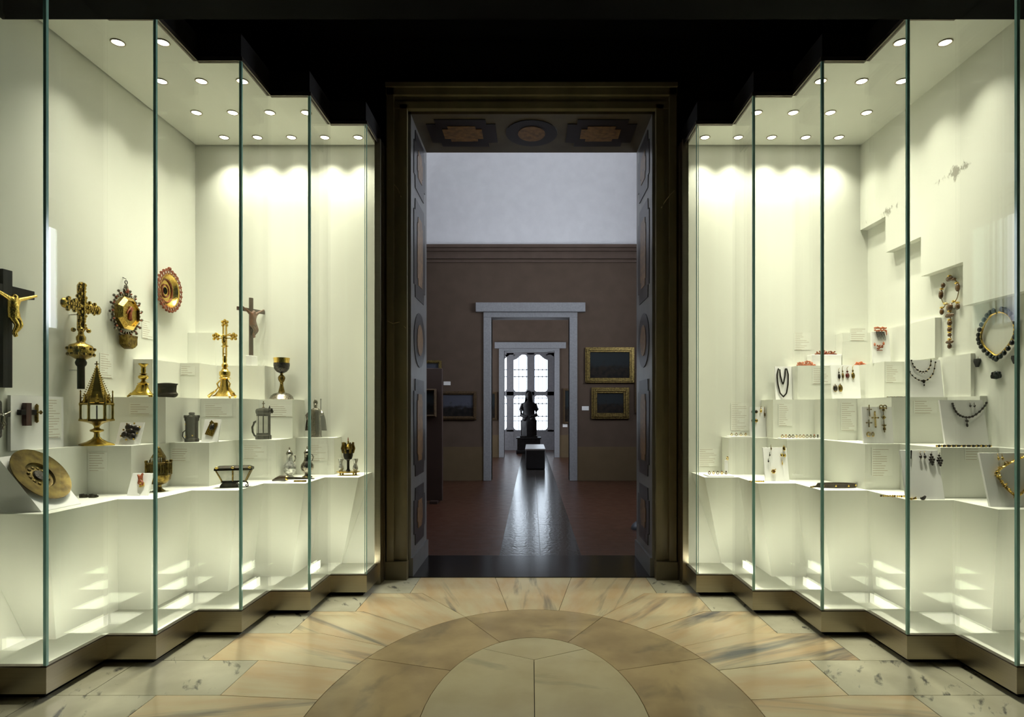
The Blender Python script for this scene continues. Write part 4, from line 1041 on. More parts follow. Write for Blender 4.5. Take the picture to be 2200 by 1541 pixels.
# slope plane: passes 2.2 cm below the basin centre along the normal
P0 = pc - nrm * .0135
def zp(x, y): return P0.z - (nrm.x * (x - P0.x) + nrm.y * (y - P0.y)) / nrm.z - TZ['D']
xs = (-.09, .105); ys = (-.12, .12)
top = [(bx + xs[0], pc.y + ys[0]), (bx + xs[1], pc.y + ys[0]), (bx + xs[1], pc.y + ys[1]), (bx + xs[0], pc.y + ys[1])]
q.add([(a - bx, b - pc.y, 0) for a, b in top] + [(a - bx, b - pc.y, max(.004, zp(a, b))) for a, b in top], [(0, 3, 2, 1), (4, 5, 6, 7), (0, 1, 5, 4), (1, 2, 6, 5), (2, 3, 7, 6), (3, 0, 4, 7)])
q.build('wedge', 'card', wg)
# 18 pair of small bronze fittings
for k, (u, lb) in enumerate(((181, 'left small bronze fitting of a pair lying near the brass basin'), (201, 'right small bronze fitting of a pair lying near the brass basin'))):
    Y = 3.17; s = Y / F_PX
    t = thing('bronze_fitting', lb, 'fitting', at_tier(u, 'D', Y), group='pair of small bronze fittings')
    M().box(-7, 5, -4, 4, 0, 7).box(-8, -3, -5, 5, .2, 8).build('block', 'pewter', t, False, s, bevel=.6)
    M().tube([(4, 0, 3), (9, 0, 3), (11, 0, 3)], [3, 2, 1], 6).build('pin', 'pewter', t, True, s)
# 19 tower censer
Y = 3.42; s = Y / F_PX; p = at_tier(341, 'D', Y)
t = thing('tower_censer', 'bronze-gilt gothic tower-shaped censer with pointed roof and arcades', 'censer', p, .2)
M().lathe([(13, 0), (12, 2), (7, 6), (5, 11), (6, 14), (15, 17), (22, 25), (24, 36)], 16).build('bowl', 'gold_old', t, True, s)
M().lathe([(24.5, 35), (24.5, 39), (21, 40), (21, 58), (24, 59), (24.5, 62), (20, 63)], 6, ph=PI / 6).build('arcade_wall', 'gold_old', t, False, s)
for k in range(24):
    a = 2 * PI * k / 24
    M().lathe([(1.2, 39), (.9, 42), (.9, 57), (1.3, 60)], 6, (21.5 * math.cos(a), 21.5 * math.sin(a), 0)).build('column', 'gold_old', t, True, s)
for k in range(6):
    a = PI / 6 + PI / 3 * k
    M().lathe([(2.8, 36), (2.8, 62), (3.4, 63), (3.4, 67), (1, 68)], 8, (23 * math.cos(a), 23 * math.sin(a), 0)).build('turret', 'gold_old', t, False, s)
M().lathe([(19, 62), (13, 76), (3, 94), (.5, 97)], 6, ph=PI / 6).build('roof', 'gold_old', t, False, s)
for k in range(6):
    a = PI / 3 * k
    for d in (-2.2, 2.2):
        ca, sa = math.cos(a), math.sin(a); r = 14.6
        M().box(-.8, .8, -1.2, .6, 64, 73).build('lancet', 'ivory_panel', t, False, s)
        q = COL.objects[-1]; q.location = ((r * ca - d * sa) * s, (r * sa + d * ca) * s, 0); q.rotation_euler = (0, 0, a + PI / 2)
# 20 coral figure on card
c3 = Card('white sloping card under the small coral figure', 272, 316, 'D', 3.24, .115, .4)
t, s = c3.thing('coral_figure', 'small carved red coral and gilt figure on a card', 'figurine', 306, 1046, rz=-.3)
figure('figure', 'coral', t, [(0, -5, 10, 5), (0, -5, 18, 4), (-4, -5, 25, 2.6), (-5, -5, 29, 2.6), (4, -5, 25, 2.4), (6, -5, 29, 2.2), (-5, -5, 4, 3), (5, -5, 3, 3.2)], [(0, 1), (1, 2), (2, 3), (1, 4), (4, 5), (0, 6), (0, 7)], sc=s, sub=1)
M().ball((0, -6, 14), (5, 3, 2), 8, 5).ball((2, -6, 6), (4, 3, 2), 8, 5).box(-5, 5, -3, 0, 0, 8).build('gilt_mount', 'gold_bright', t, True, s)
# 21 crystal casket on dark base
Y = 3.61; s = Y / F_PX; p = at_tier(497, 'D', Y)
t = thing('crystal_casket', 'boat-shaped casket of milky crystal panels with dark gilt mounts on a plinth', 'casket', p, .30)
M().prism([(-21, 0), (15, 0), (15, 4), (11, 10), (-17, 10), (-21, 4)], -9, 9).build('base', 'pewter', t, False, s)
M().box(-19, 30, -9, 9, 11, 15).build('lower_rim', 'bronze', t, False, s, bevel=1)
q = M(); lo_ = [(-17, -8, 14), (29, -8, 14), (29, 8, 14), (-17, 8, 14)]; hi_ = [(-28, -14, 38), (40, -14, 38), (40, 14, 38), (-28, 14, 38)]
q.add(lo_ + hi_, [(0, 1, 5, 4), (1, 2, 6, 5), (2, 3, 7, 6), (3, 0, 4, 7), (0, 3, 2, 1), (4, 5, 6, 7)]); q.build('crystal_panel', 'ivory_panel', t, False, s)
for a, b in zip(lo_, hi_): M().tube([a, b], 1.6, 6).build('corner_strip', 'gold_old', t, True, s)
M().tube([(4, -8.4, 14), (5, -14.4, 38)], 1.6, 6).build('corner_strip', 'gold_old', t, True, s)
M().box(-31, 43, -16, 16, 37, 42).add([(-31, -16, 42), (43, -16, 42), (43, 16, 42), (-31, 16, 42), (-24, -8, 46), (36, -8, 46), (36, 8, 46), (-24, 8, 46)], [(0, 1, 5, 4), (1, 2, 6, 5), (2, 3, 7, 6), (3, 0, 4, 7), (4, 5, 6, 7), (0, 3, 2, 1)]).build('lid', 'bronze', t, False, s)
x = M()
for cx, cz in ((-26, 43), (5, 43), (38, 43)): x.ball((cx, -15, cz), (4, 2, 2.5), 8, 5)
x.build('gilt_mount', 'gold_bright', t, True, s)
M().tube([(29, -6, 13), (33, -7, 9), (34, -7, 3), (31, -7, 1), (29, -7, 4), (31, -7, 6)], 1.5, 6).build('scroll_foot', 'bronze', t, True, s)
# 22 horn-handled knife lying down
Y = 3.88; s = Y / F_PX; p = at_tier(630, 'D', Y)
t = thing('horn_knife', 'long dark horn-handled knife with gilt bands lying flat', 'knife', p, .0)
M().tube([(-44, -2, 3), (-36, -2, 6), (-28, -1, 8), (-18, 0, 8), (-14, 0, 8)], [1.6, 4, 6, 6.5, 4.5], 8).build('handle', 'horn', t, True, s)
M().lathe([(5, -1.5), (5.4, 0), (5, 1.5)], 12).build('gilt_band', 'gold_bright', t, True, s)
q = COL.objects[-1]; q.rotation_euler = (0, PI / 2, 0); q.location = (-13.5 * s, 0, 8 * s)
M().tube([(-13, 0, 8), (5, 0, 8), (30, 1, 7.5), (45, 2, 7)], [3.2, 2.8, 2.2, 1], 8).build('blade', 'pewter', t, True, s)
M().tube([(2, -1, 2.2), (28, 0, 2.2)], 2.1, 6).build('gilt_rest', 'gold_old', t, True, s)
# 23 two silver cruets
for k, (u, Y) in enumerate(((622, 4.10), (660, 4.15))):
    s = Y / F_PX
    t = thing('silver_cruet', 'shiny silver lidded cruet with round belly, ' + ('left of the pair' if k == 0 else 'right of the pair'), 'cruet', at_tier(u, 'D', Y), group='pair of silver cruets')
    M().lathe([(9, 0), (9.5, 2), (6, 5), (5, 7), (10, 12), (13.5, 20), (13, 27), (8, 34), (6, 39), (6, 50), (7, 52)], 16).build('body', 'silver' if k else 'crystal', t, True, s)
    M().lathe([(7.2, 52), (7, 54), (5, 58), (2, 60), (1, 62), (2.2, 64), (.5, 67)], 12).build('lid', 'silver', t, True, s)
    M().tube([(6, 0, 50), (11, 0, 49), (13, 0, 43), (11, 0, 36), (8, 0, 33)], 1.4, 6).build('handle', 'silver', t, True, s)
    M().lathe([(10, 0), (10.4, 1.5), (9, 3)], 16).build('foot_ring', 'gold_old', t, True, s)
# 24 table fountain with crystal cups
Y = 4.29; s = Y / F_PX; p = at_tier(748, 'D', Y)
t = thing('cup_centrepiece', 'gilt centrepiece of a dark carved cup on a tray between two crystal cups', 'centrepiece', p)
M().lathe([(22, 6), (25, 7), (25, 8.5), (20, 9)], 20, flat=.6).build('tray', 'gold_bright', t, True, s)
for k in range(4):
    a = PI / 4 + PI / 2 * k
    M().lathe([(3, 0), (1.5, 2), (2.5, 6.2)], 8, (20 * math.cos(a), 12 * math.sin(a), 0)).build('foot', 'gold_old', t, True, s)
M().lathe([(6, 8.5), (4, 11), (2.8, 14), (2.8, 30), (4, 33), (8, 35), (10, 42), (10.5, 52), (11, 56), (9, 57)], 14).build('cup', 'bronze', t, True, s)
x = M()
for k in range(7):
    a = 2 * PI * k / 7; x.tube([(10 * math.cos(a), 10 * math.sin(a), 48), (12.5 * math.cos(a), 12.5 * math.sin(a), 58), (10.5 * math.cos(a), 10.5 * math.sin(a), 66), (12 * math.cos(a), 12 * math.sin(a), 71)], [2.6, 3, 2.6, 1.2], 6)
x.build('leaf_crown', 'gold_old', t, True, s)
M().lathe([(8, 56), (6, 62), (2.5, 66), (1.2, 70), (2, 73), (.8, 75)], 12).build('lid', 'gold', t, True, s)
M().lathe([(1, 74), (1.3, 77), (.3, 82)], 8).build('coral_finial', 'coral', t, True, s)
for sx in (-1, 1):
    M().lathe([(5, 8.6), (4, 10), (6, 14), (5.5, 19), (3.5, 23), (4, 27), (6, 34), (6, 35.5), (4, 33)], 10, (15.5 * sx, 0, 0)).build('crystal_cup', 'crystal', t, True, s)
# ================================================================== RIGHT SHOWCASE: jewellery
def beads(x, pts, r, jit=0, rnd=random.Random(9), n=6):
    for p in pts: x.ball(p, r + (rnd.uniform(-jit, jit) if jit else 0), n, 4)
def curve_pts(fn, n): return [fn(k / (n - 1)) for k in range(n)]
def poly_pts(ps, n):
    ps = [Vector(p) for p in ps]; L = [0]
    for a, b in zip(ps, ps[1:]): L.append(L[-1] + (b - a).length)
    out = []
    for k in range(n):
        d = L[-1] * k / (n - 1)
        for i in range(len(L) - 1):
            if d <= L[i + 1] + 1e-9:
                f = (d - L[i]) / max(1e-9, L[i + 1] - L[i]); out.append(ps[i].lerp(ps[i + 1], f)); break
    return out
def smooth_path(ps, n):
    ps = [Vector(p) for p in ps]; out = []
    m = len(ps) - 1
    for k in range(n):
        f = k / (n - 1) * m; i = min(int(f), m - 1); t_ = f - i
        a, b, c, d = ps[max(i - 1, 0)], ps[i], ps[i + 1], ps[min(i + 2, m)]
        out.append(.5 * ((2 * b) + (c - a) * t_ + (2 * a - 5 * b + 4 * c - d) * t_ ** 2 + (3 * b - a - 3 * c + d) * t_ ** 3))
    return out
# --- things hung on the side panel
p, s = on_right(2046, 740)
t = thing('coral_parure', 'long hanging parure of brown agate plaques, oval loop above a drop chain', 'necklace', p, RW)
kx = 1.45
x = M(); lo = [(-16 * kx, 132), (-20 * kx, 118), (-20 * kx, 105), (-15 * kx, 92), (-7 * kx, 88), (6 * kx, 88), (13 * kx, 94), (17 * kx, 108), (16 * kx, 122), (10 * kx, 135), (0, 140)]
x.tube([(a, -4, b) for a, b in smooth_path([(q[0], q[1], 0) for q in lo + [lo[0]]], 40) for a, b in ((a, b),)] if False else [(v.x, -4, v.y) for v in smooth_path([(q[0], q[1], 0) for q in lo], 40)], .9, 5)
x.tube([(0, -4, 88), (0, -4, 4)], .9, 5)
for sd in (-1, 1): x.tube([(sd * 10 * kx, -4, 90), (sd * 15 * kx, -4, 82)], .8, 5)
x.build('chain', 'gold_old', t, True, s)
x = M()
for (cx, cz, rx, rz) in ((-19, 112, 4.5, 10), (-14, 131, 3.5, 6), (17, 117, 4, 9), (0, 141, 8, 6), (9, 137, 4, 4), (0, 80, 7, 9), (-17, 74, 4, 7), (17, 77, 4, 7), (0, 62, 10, 5), (0, 46, 4.5, 6), (0, 32, 4, 6), (0, 20, 3, 4), (0, 5, 9, 4), (0, -4, 3.6, 6)):
    x.ball((cx * kx, -6, cz), (rx * kx, 4, rz), 8, 5)
x.build('agate_plaques', 'amber', t, True, s)
x = M()
for (cx, cz) in ((0, 147), (0, 71), (0, 53), (0, 39), (0, 26), (0, 11), (-9, 90), (9, 90), (-17, 83), (17, 85), (-17, 124), (15, 127)): x.ball((cx * kx, -6, cz), (2.6 * kx, 4.5, 2.6), 6, 4)
x.build('gilt_links', 'gold_bright', t, True, s)

p, s = on_right(2147, 772)
t = thing('black_necklace', 'large heart-shaped gold necklace fringed with black stones', 'necklace', p, RW)
kx = 1.32
lo = [(-1, 100), (-14, 96), (-28, 78), (-35, 55), (-30, 36), (-14, 18), (0, 8), (16, 18), (32, 40), (36, 62), (28, 84), (15, 97), (4, 100)]
pth = [(v.x * kx, -5, v.y) for v in smooth_path([(a, b, 0) for a, b in lo], 60)]
M().tube(pth, 2.4, 6).build('gold_band', 'gold_bright', t, True, s)
x = M(); cz = 55
for k, q in enumerate(pth[2:-2:2]):
    d = Vector((q[0], 0, q[2] - cz)); d.normalize()
    x.ball((q[0] + d.x * 6, -7, q[2] + d.z * 6), (5.4, 4.5, 5.8), 7, 5)
x.ball((0, -7, 0), (5, 4, 6), 8, 5)
x.build('black_stones', 'jet', t, True, s)
for u, y, lb in ((2103, 789, 'black drop earring below left of the large black necklace'), (2184, 782, 'black drop earring below right of the large black necklace')):
    p, s = on_right(u, y)
    t = thing('black_earring', lb, 'earring', p, RW)
    M().prism([(-7, 18), (7, 18), (9, 13), (2, 0), (-2, 0), (-8, 12)], -6, -1).build('drop', 'jet', t, False, s)
    M().tube([(0, -3, 17), (2, -3, 20), (0, -2, 22)], .7, 5).build('hook', 'gold_old', t, True, s)
p, s = on_right(2145, 816)
t = thing('black_brooch', 'black fringed brooch below the large black necklace', 'brooch', p, RW)
x = M().ball((0, -5, 13), (9, 4, 6), 10, 6)
for k in range(7): x.ball((-12 + 4 * k, -5, 6 - abs(k - 3) * -.6), (1.9, 3, 5.5), 6, 4)
x.ball((-9, -5, 14), 3.5, 6, 4).ball((9, -5, 14), 3.5, 6, 4).build('stones', 'jet', t, True, s)
# --- cards
k1 = Card('white card under the hanging dark bead necklace', 1667, 1703, 'B', 4.41, .245, .08)
t, s = k1.thing('bead_necklace', 'dark brown bead necklace hung in two long loops', 'necklace', 1682, 855)
x = M(); lo = [(-9, 62), (-12, 50), (-11, 30), (-7, 10), (0, 2), (7, 10), (11, 30), (12, 50), (9, 62), (6, 62), (5, 48), (2, 34), (0, 29), (-2, 34), (-5, 48), (-6, 60)]
beads(x, [(v.x, -2.5, v.y) for v in poly_pts([(a, b, 0) for a, b in lo], 78)], 1.75)
x.build('beads', 'bronze', t, True, s)
def drop(c, label, u, y, h, w, m1, m2, style=0, group=None):
    t, s = c.thing('earring', label, 'earring', u, y, group)
    if style == 0:      # drop on a thin hook
        M().tube([(0, -2, h * .45), (0, -2, h * .9), (w * .3, -2, h)], .55, 5).build('hook', m2, t, True, s)
        M().ball((0, -2.5, h * .30), (w / 2, 2.2, h * .22), 8, 6).ball((0, -2.5, h * .62), (w * .28, 1.6, h * .08), 6, 4).build('drop', m1, t, True, s)
        M().tube([(0, -2, h * .1), (0, -2, 0)], .5, 5).ball((0, -2, .6), .9, 6, 4).build('pendant', m2, t, True, s)
    elif style == 1:    # oval medallion
        M().ball((0, -2, h * .42), (w / 2, 1.8, h * .42), 10, 6).build('medallion', m1, t, True, s)
        M().ring((0, -2, h * .42), w * .48, .8, 14, 5, 'y', h * .86 / w).tube([(0, -2, h * .84), (0, -2, h)], .6, 5).build('rim', m2, t, True, s)
    else:               # chandelier of drops
        x = M(); rows = ((0, h * .8, 1), (1, h * .62, 2), (2, h * .44, 3), (1, h * .26, 2), (0, h * .1, 1))
        for (_, z, n_) in rows:
            for k in range(n_): x.ball(((k - (n_ - 1) / 2) * w * .36, -2.5, z), (w * .20, 2.2, h * .10), 7, 5)
        x.build('drops', m1, t, True, s)
        M().tube([(0, -2, h * .85), (w * .2, -2, h), (w * .35, -2, h * .94)], .5, 5).build('hook', m2, t, True, s)
k2 = Card('white card under six small earrings on the right stand', 1789, 1850, 'B', 4.20, .24, .12)
drop(k2, 'leftmost slim drop earring of four in the upper row', k2 and 1802, 817, 26, 6, 'bronze', 'gold_old')
drop(k2, 'second slim drop earring of four in the upper row', 1810, 817, 30, 5, 'gold_old', 'gold_old')
drop(k2, 'third drop earring of four in the upper row, dark ended', 1820, 816, 28, 9, 'garnet', 'gold_old')
drop(k2, 'rightmost long gold drop earring of four in the upper row', 1832, 817, 32, 8, 'gold_old', 'gold_bright')
drop(k2, 'left oval medallion earring of the lower pair', 1794, 842, 17, 8.5, 'silver_dark', 'gold_old', 1)
drop(k2, 'right oval medallion earring of the lower pair', 1805, 842, 18, 8.5, 'gold_old', 'gold_old', 1)
k3 = Card('white card under the coral comb set', 1876, 1914, 'A', 4.10, .215, .1)
t, s = k3.thing('coral_comb', 'hair comb with red coral crest and dark curved teeth', 'comb', 1890, 733)
x = M(); rnd = random.Random(2)
for k in range(22): x.ball((-13 + 26 * (k % 11) / 10 + rnd.uniform(-1, 1), -4, 22 + 5 * (k // 11) + rnd.uniform(-1.5, 1.5)), rnd.uniform(1.6, 2.6), 6, 4)
x.tube([(11, -4, 24), (13, -4, 18), (13, -4, 12)], [1.6, 1.2, .7], 5).build('coral_crest', 'coral_light', t, True, s)
for k in range(8): M().tube([(-8 + 2.3 * k, -3, 20), (-7 + 2.3 * k, -4, 10), (-5 + 2.3 * k, -3, 0)], [.9, .7, .3], 5).build('tooth', 'jet', t, True, s)
for u, y, w, lb, nm in ((1878, 745, 5, 'left small coral earring under the comb', 'coral_earring'), (1897, 743, 5, 'right small coral earring under the comb', 'coral_earring')):
    t, s = k3.thing(nm, lb, 'earring', u, y)
    M().ball((0, -2.5, 4), (2.3, 2, 3.6), 7, 5).build('bead', 'coral_light', t, True, s); M().tube([(0, -1, 7), (1, -1, 9)], .4, 5).build('hook', 'gold_old', t, True, s)
t, s = k3.thing('coral_brooch', 'cluster brooch of red coral below the comb', 'brooch', 1889, 754)
x = M(); rnd = random.Random(4)
for k in range(16): x.ball((rnd.uniform(-6, 6), -3.5 + rnd.uniform(-1, 1), rnd.uniform(2, 11)), rnd.uniform(1.4, 2.4), 6, 4)
x.build('branches', 'coral', t, True, s); M().box(-6, 6, -2, -.5, 0, 1.6).build('bar', 'coral', t, False, s)
# coral branches lying on the top tiers
def coral_sprig(label, u0, u1, y0, Y, key=None, z=None, m='coral_light', seed=1, lift=12):
    s = Y / F_PX; u = (u0 + u1) / 2; p = Vector((XU(u, Y), Y, z if z is not None else TZ[key]))
    t = thing('coral_sprig', label, 'coral', p); w = (u1 - u0) / 2; rnd = random.Random(seed)
    x = M(); x.tube([(-w, 0, 2), (-w * .4, 1, 2.6), (w * .3, 0, 3), (w, -1, 2)], [1.6, 2.4, 2.2, 1.2], 6)
    x.build('stem', m, t, True, s); x = M()
    for k in range(18):
        a = rnd.uniform(-w * .8, w * .8); h = rnd.uniform(4, lift) * (1 - .5 * abs(a) / w); x.tube([(a, 0, 2.5), (a + rnd.uniform(-3, 3), rnd.uniform(-3, 3), h * .6), (a + rnd.uniform(-4, 4), rnd.uniform(-4, 3), h)], [1.5, 1.4, 1.6], 5)
        x.ball((a + rnd.uniform(-4, 4), rnd.uniform(-4, 2), h), rnd.uniform(1.2, 2.2), 6, 4)
    x.build('twigs', m, t, True, s)
coral_sprig('pale coral sprig lying left of the small white block', 1712, 1752, 782, 4.365, 'A', seed=1)
Yb = 4.44
t = thing('support_block', 'small white block under a brown coral sprig', 'block', (XU(1771, Yb), Yb, TZ['A'])); hb = W(1770, 763, Yb).z - TZ['A']
M().box(XU(1740, Yb) - XU(1771, Yb), XU(1803, Yb) - XU(1771, Yb), -.035, .05, 0, hb).build('block', 'card', t, bevel=.002)
coral_sprig('brown-red coral sprig lying on the small white block', 1751, 1797, 757, Yb, None, TZ['A'] + hb, 'coral', 2, 11)
coral_sprig('coral pin with rosette lying left of the comb', 1836, 1862, 768, 4.36, 'A', None, 'coral_light', 3, 9)
k4 = Card('white card under the double gold chain necklace', 1953, 2028, 'B', 3.615, .225, .15)
t, s = k4.thing('double_necklace', 'dark gold double festoon necklace with small pendant', 'necklace', 1984, 832)
x = M()
c1_ = smooth_path([(-22, 58, 0), (-18, 46, 0), (-9, 36, 0), (0, 33, 0), (10, 36, 0), (18, 48, 0), (21, 62, 0)], 40)
c2_ = smooth_path([(-30, 40, 0), (-24, 26, 0), (-12, 16, 0), (0, 13, 0), (12, 18, 0), (23, 32, 0), (30, 56, 0)], 46)
for c_ in (c1_, c2_): x.tube([(v.x, -1.6, v.y) for v in c_], .7, 5)
x.build('chain', 'gold_old', t, True, s)
x = M()
for v in c1_[::4] + c2_[::4]: x.ball((v.x, -2.2, v.y), 1.9, 6, 4)
for v in c1_[2::4]: x.ball((v.x, -2.2, v.y - 3), 1.1, 5, 3)
x.ball((0, -2.5, 12), (3.2, 2, 4.5), 8, 5).ball((0, -2.5, 4), (1.6, 1.6, 2.4), 6, 4).build('stones', 'bronze', t, True, s)
k5 = Card('white card under five gold crosses and pendants', 1856, 1920, 'C', 3.54, .215, .1)
def cross_pendant(label, u, y, h, w, m, n=4, name='cross_pendant'):
    t, s = k5.thing(name, label, 'pendant', u, y)
    M().prism(cross_poly(w, h, max(1.6, w * .2), h * .62), -3, -.6).build('cross', m, t, False, s)
    x = M()
    for cx, cz in ((0, h), (-w / 2, h * .62), (w / 2, h * .62), (0, 1), (0, h * .62)): x.ball((cx, -2.5, cz), max(1.3, w * .15), 6, 4)
    x.build('knobs', 'gold_old', t, True, s)
cross_pendant('dark gold cross at the upper left of the pendants card', 1867, 895, 24, 9, 'gold_old')
cross_pendant('light openwork gold cross in the middle of the pendants card', 1880, 919, 34, 13, 'gold_bright')
cross_pendant('small wide gold cross at lower left of the pendants card', 1866, 918, 15, 11, 'gold_old')
t, s = k5.thing('bow_pendant', 'long gold bow pendant in three jewelled drops', 'pendant', 1899, 931)
x = M().tube([(0, -2, 58), (0, -2, 2)], .7, 5)
for cz, r in ((50, 3), (34, 3.6), (16, 2.8), (9, 3.4), (3, 1.4)): x.ball((0, -2.5, cz), (r, 2, r * 1.2), 8, 5)
for sd in (-1, 1): x.ring((sd * 4, -2, 57), 3.4, 1.2, 10, 5).ball((sd * 7, -2, 53), 1.6, 6, 4).ball((sd * 4, -2, 34), 1.4, 6, 4).ball((sd * 4, -2, 17), 1.3, 6, 4)
x.build('bow', 'gold_old', t, True, s)
for u, w, lb in ((1865, 5, 'broad gold ring at the foot of the pendants card'), (1874, 2.6, 'narrow oval gold ring at the foot of the pendants card')):
    t, s = k5.thing('gold_ring', lb, 'ring', u, 939)
    M().ring((0, -2.5, 5.5), w * .75, 1.5, 14, 6, 'y', 4.4 / (w * .75)).build('band', 'gold', t, True, s); M().ball((0, -3.5, 9.5), 1.5, 6, 4).build('stone', 'garnet', t, True, s)
k6 = Card('white sloping card under the silver necklace', 2032, 2126, 'C', 3.25, .25, .2)
t, s = k6.thing('silver_necklace', 'dark silver curved necklace with central drop pendant', 'necklace', 2078, 922)
c_ = smooth_path([(-28, 55, 0), (-26, 46, 0), (-20, 34, 0), (-12, 28, 0), (0, 25, 0), (14, 27, 0), (30, 36, 0), (44, 48, 0), (52, 58, 0)], 44)
x = M().tube([(v.x * .93, -2, v.y) for v in c_], 1.1, 5)
for k, v in enumerate(c_): x.ball((v.x * .93, -2.4, v.y), 1.7 if k % 3 else 2.7, 6, 4)
x.build('links', 'silver_dark', t, True, s)
M().ball((0, -2.5, 17), (4, 2, 3), 8, 5).ball((-1, -2.5, 8), (2.5, 2, 4.5), 8, 5).tube([(0, -2, 24), (0, -2, 10)], .7, 5).build('pendant', 'silver_dark', t, True, s)
for u, lb in ((2083, 'left small silver earring above the silver necklace'), (2092, 'right small silver earring above the silver necklace')):
    drop(k6, lb, u, 876, 11, 5, 'silver_dark', 'silver')
k7 = Card('white sloping card under two pairs of earrings', 1948, 2030, 'D', 3.10, .25, .22)
t, s = k7.thing('dark_pin', 'dark straight pin at the left edge of the earrings card', 'pin', 1957, 986)
M().tube([(-1.5, -2, 0), (1.5, -2, 16)], [1.2, 1.6], 6).build('shaft', 'bronze', t, True, s); M().ball((1.5, -2, 17), 1.8, 6, 4).build('head', 'bronze', t, True, s)
drop(k7, 'left slim silver drop earring of the smaller pair', 1977, 987, 17, 7, 'silver_dark', 'gold_old')
drop(k7, 'right slim silver drop earring of the smaller pair', 1986, 987, 17, 7, 'silver_dark', 'gold_old')
drop(k7, 'left large dark silver chandelier earring', 2002, 1001, 30, 13, 'silver_dark', 'silver', 2)
drop(k7, 'right large dark silver chandelier earring', 2019, 1003, 30, 13, 'silver_dark', 'silver', 2)
k8 = Card('white sloping card under the spiky gold necklace', 2128, 2240, 'D', 2.86, .25, .28)
t, s = k8.thing('gold_necklace', 'heavy spiky gold necklace of leaves bent to a point, at the right edge', 'necklace', 2184, 1072)
pts_ = [(36, 92, 0), (18, 86, 0), (-8, 74, 0), (-30, 60, 0), (-36, 52, 0), (-30, 42, 0), (-22, 26, 0), (-10, 12, 0), (0, 6, 0), (16, 16, 0), (34, 36, 0), (42, 60, 0)]
c_ = smooth_path(pts_, 56); x = M().tube([(v.x, -3, v.y) for v in c_], 2.6, 6); rnd = random.Random(8)
for k, v in enumerate(c_):
    a = rnd.uniform(0, 2 * PI); l = rnd.uniform(4, 9)
    x.tube([(v.x, -4, v.y), (v.x + l * .5 * math.cos(a), -6, v.y + l * .5 * math.sin(a)), (v.x + l * math.cos(a), -5, v.y + l * math.sin(a))], [2, 1.6, .3], 5)
x.build('leaf_chain', 'gold_bright', t, True, s)
M().ball((-2, -4, -1), (3.4, 2.6, 4.5), 8, 5).build('pendant', 'gold_old', t, True, s)
for u, lb in ((2144, 'left little gold earring above the spiky necklace'), (2153, 'right little gold earring above the spiky necklace')):
    drop(k8, lb, u, 990, 15, 5, 'gold_bright', 'gold_bright')
# --- lying along the tiers
def strip(name, label, cat, u0, u1, key, Y, m, m2, r, n, seed=1, gap=False, dy=0.0):
    s = Y / F_PX; u = (u0 + u1) / 2; t = thing(name, label, cat, at_tier(u, key, Y)); w = (u1 - u0) / 2; rnd = random.Random(seed)
    x = M(); y_ = M()
    for k in range(n):
        a = -w + 2 * w * k / (n - 1)
        (x if k % 3 else y_).ball((a, rnd.uniform(-1.5, 1.5) + dy * a, r * rnd.uniform(.9, 1.0)), (2 * w / n * .62, r, r * rnd.uniform(.9, 1.2)), 6, 4)
    x.tube([(-w, 0, r), (0, .6, r), (w, 0, r)], r * .35, 5)
    x.build('links', m, t, True, s); y_.build('stones', m2, t, True, s)
strip('link_bracelet', 'thin dark link bracelet lying below the coral comb', 'bracelet', 1906, 1972, 'B', 3.70, 'bronze', 'gold_old', 1.2, 24, 3)
strip('long_bracelet', 'long dark gold link bracelet lying before the silver necklace', 'bracelet', 2012, 2128, 'C', 3.185, 'bronze', 'gold_bright', 2.6, 34, 4)
def tray(label, u0, u1, key, Y, d=.05):
    t = thing('white_tray', label, 'tray', ((XU(u0, Y) + XU(u1, Y)) / 2, Y, TZ[key])); w = (XU(u1, Y) - XU(u0, Y)) / 2
    M().box(-w, w, -d, d, 0, .010).build('board', 'card', t, bevel=.002); return Y, TZ[key] + .010
def ring_on(label, u, Y, z, m, m2, r=3.6, name='finger_ring', cat='ring', group=None):
    s = Y / F_PX; t = thing(name, label, cat, (XU(u, Y), Y, z), random.Random(int(u)).uniform(-.8, .8), group)
    M().ring((0, 0, r * .95), r * .72, r * .22, 12, 5).build('band', m, t, True, s)
    M().ball((0, 0, r * 1.85), (r * .5, r * .5, r * .34), 6, 4).build('stone', m2, t, True, s)
YT, zt = tray('low white tray carrying a row of finger rings', 1676, 1764, 'C', 4.055, .045)
rm_ = [('gold_bright', 'garnet'), ('gold_old', 'bronze'), ('gold_bright', 'blue_enamel'), ('gold_bright', 'coral'), ('gold_old', 'jet')]
ords = 'first second third fourth fifth sixth seventh eighth ninth tenth eleventh'.split()
for k in range(11):
    a, b = rm_[(k * 3) % 5] if k < 9 else (('gold_old', 'coral_light') if k == 9 else ('bronze', 'jet'))
    ring_on('finger ring on the low white tray, %s from the left' % ords[k], 1681 + 7.6 * k, YT, zt, a, b, group='finger rings on the low white tray')
YT, zt = tray('short white tray near the doorway end of the stand', 1566, 1610, 'C', 4.40, .05)
for k in range(4): ring_on('tiny ring on the short white tray, %s from the left' % ords[k], 1572 + 10 * k, YT, zt, rm_[k][0], rm_[(k + 2) % 5][1], 3.2, group='tiny rings on the short white tray')
k9 = Card('narrow white card with tiny gold earrings near the doorway end', 1612, 1646, 'C', 4.40, .22, .06)
drop(k9, 'round dark earring, upper left on the narrow card', 1617, 888, 7, 6, 'bronze', 'gold_old', 1)
drop(k9, 'round dark earring, upper right on the narrow card', 1624, 888, 7, 6, 'bronze', 'gold_old', 1)
drop(k9, 'round gold earring, lower left on the narrow card', 1617, 907, 7, 6, 'gold_old', 'gold_old', 1)
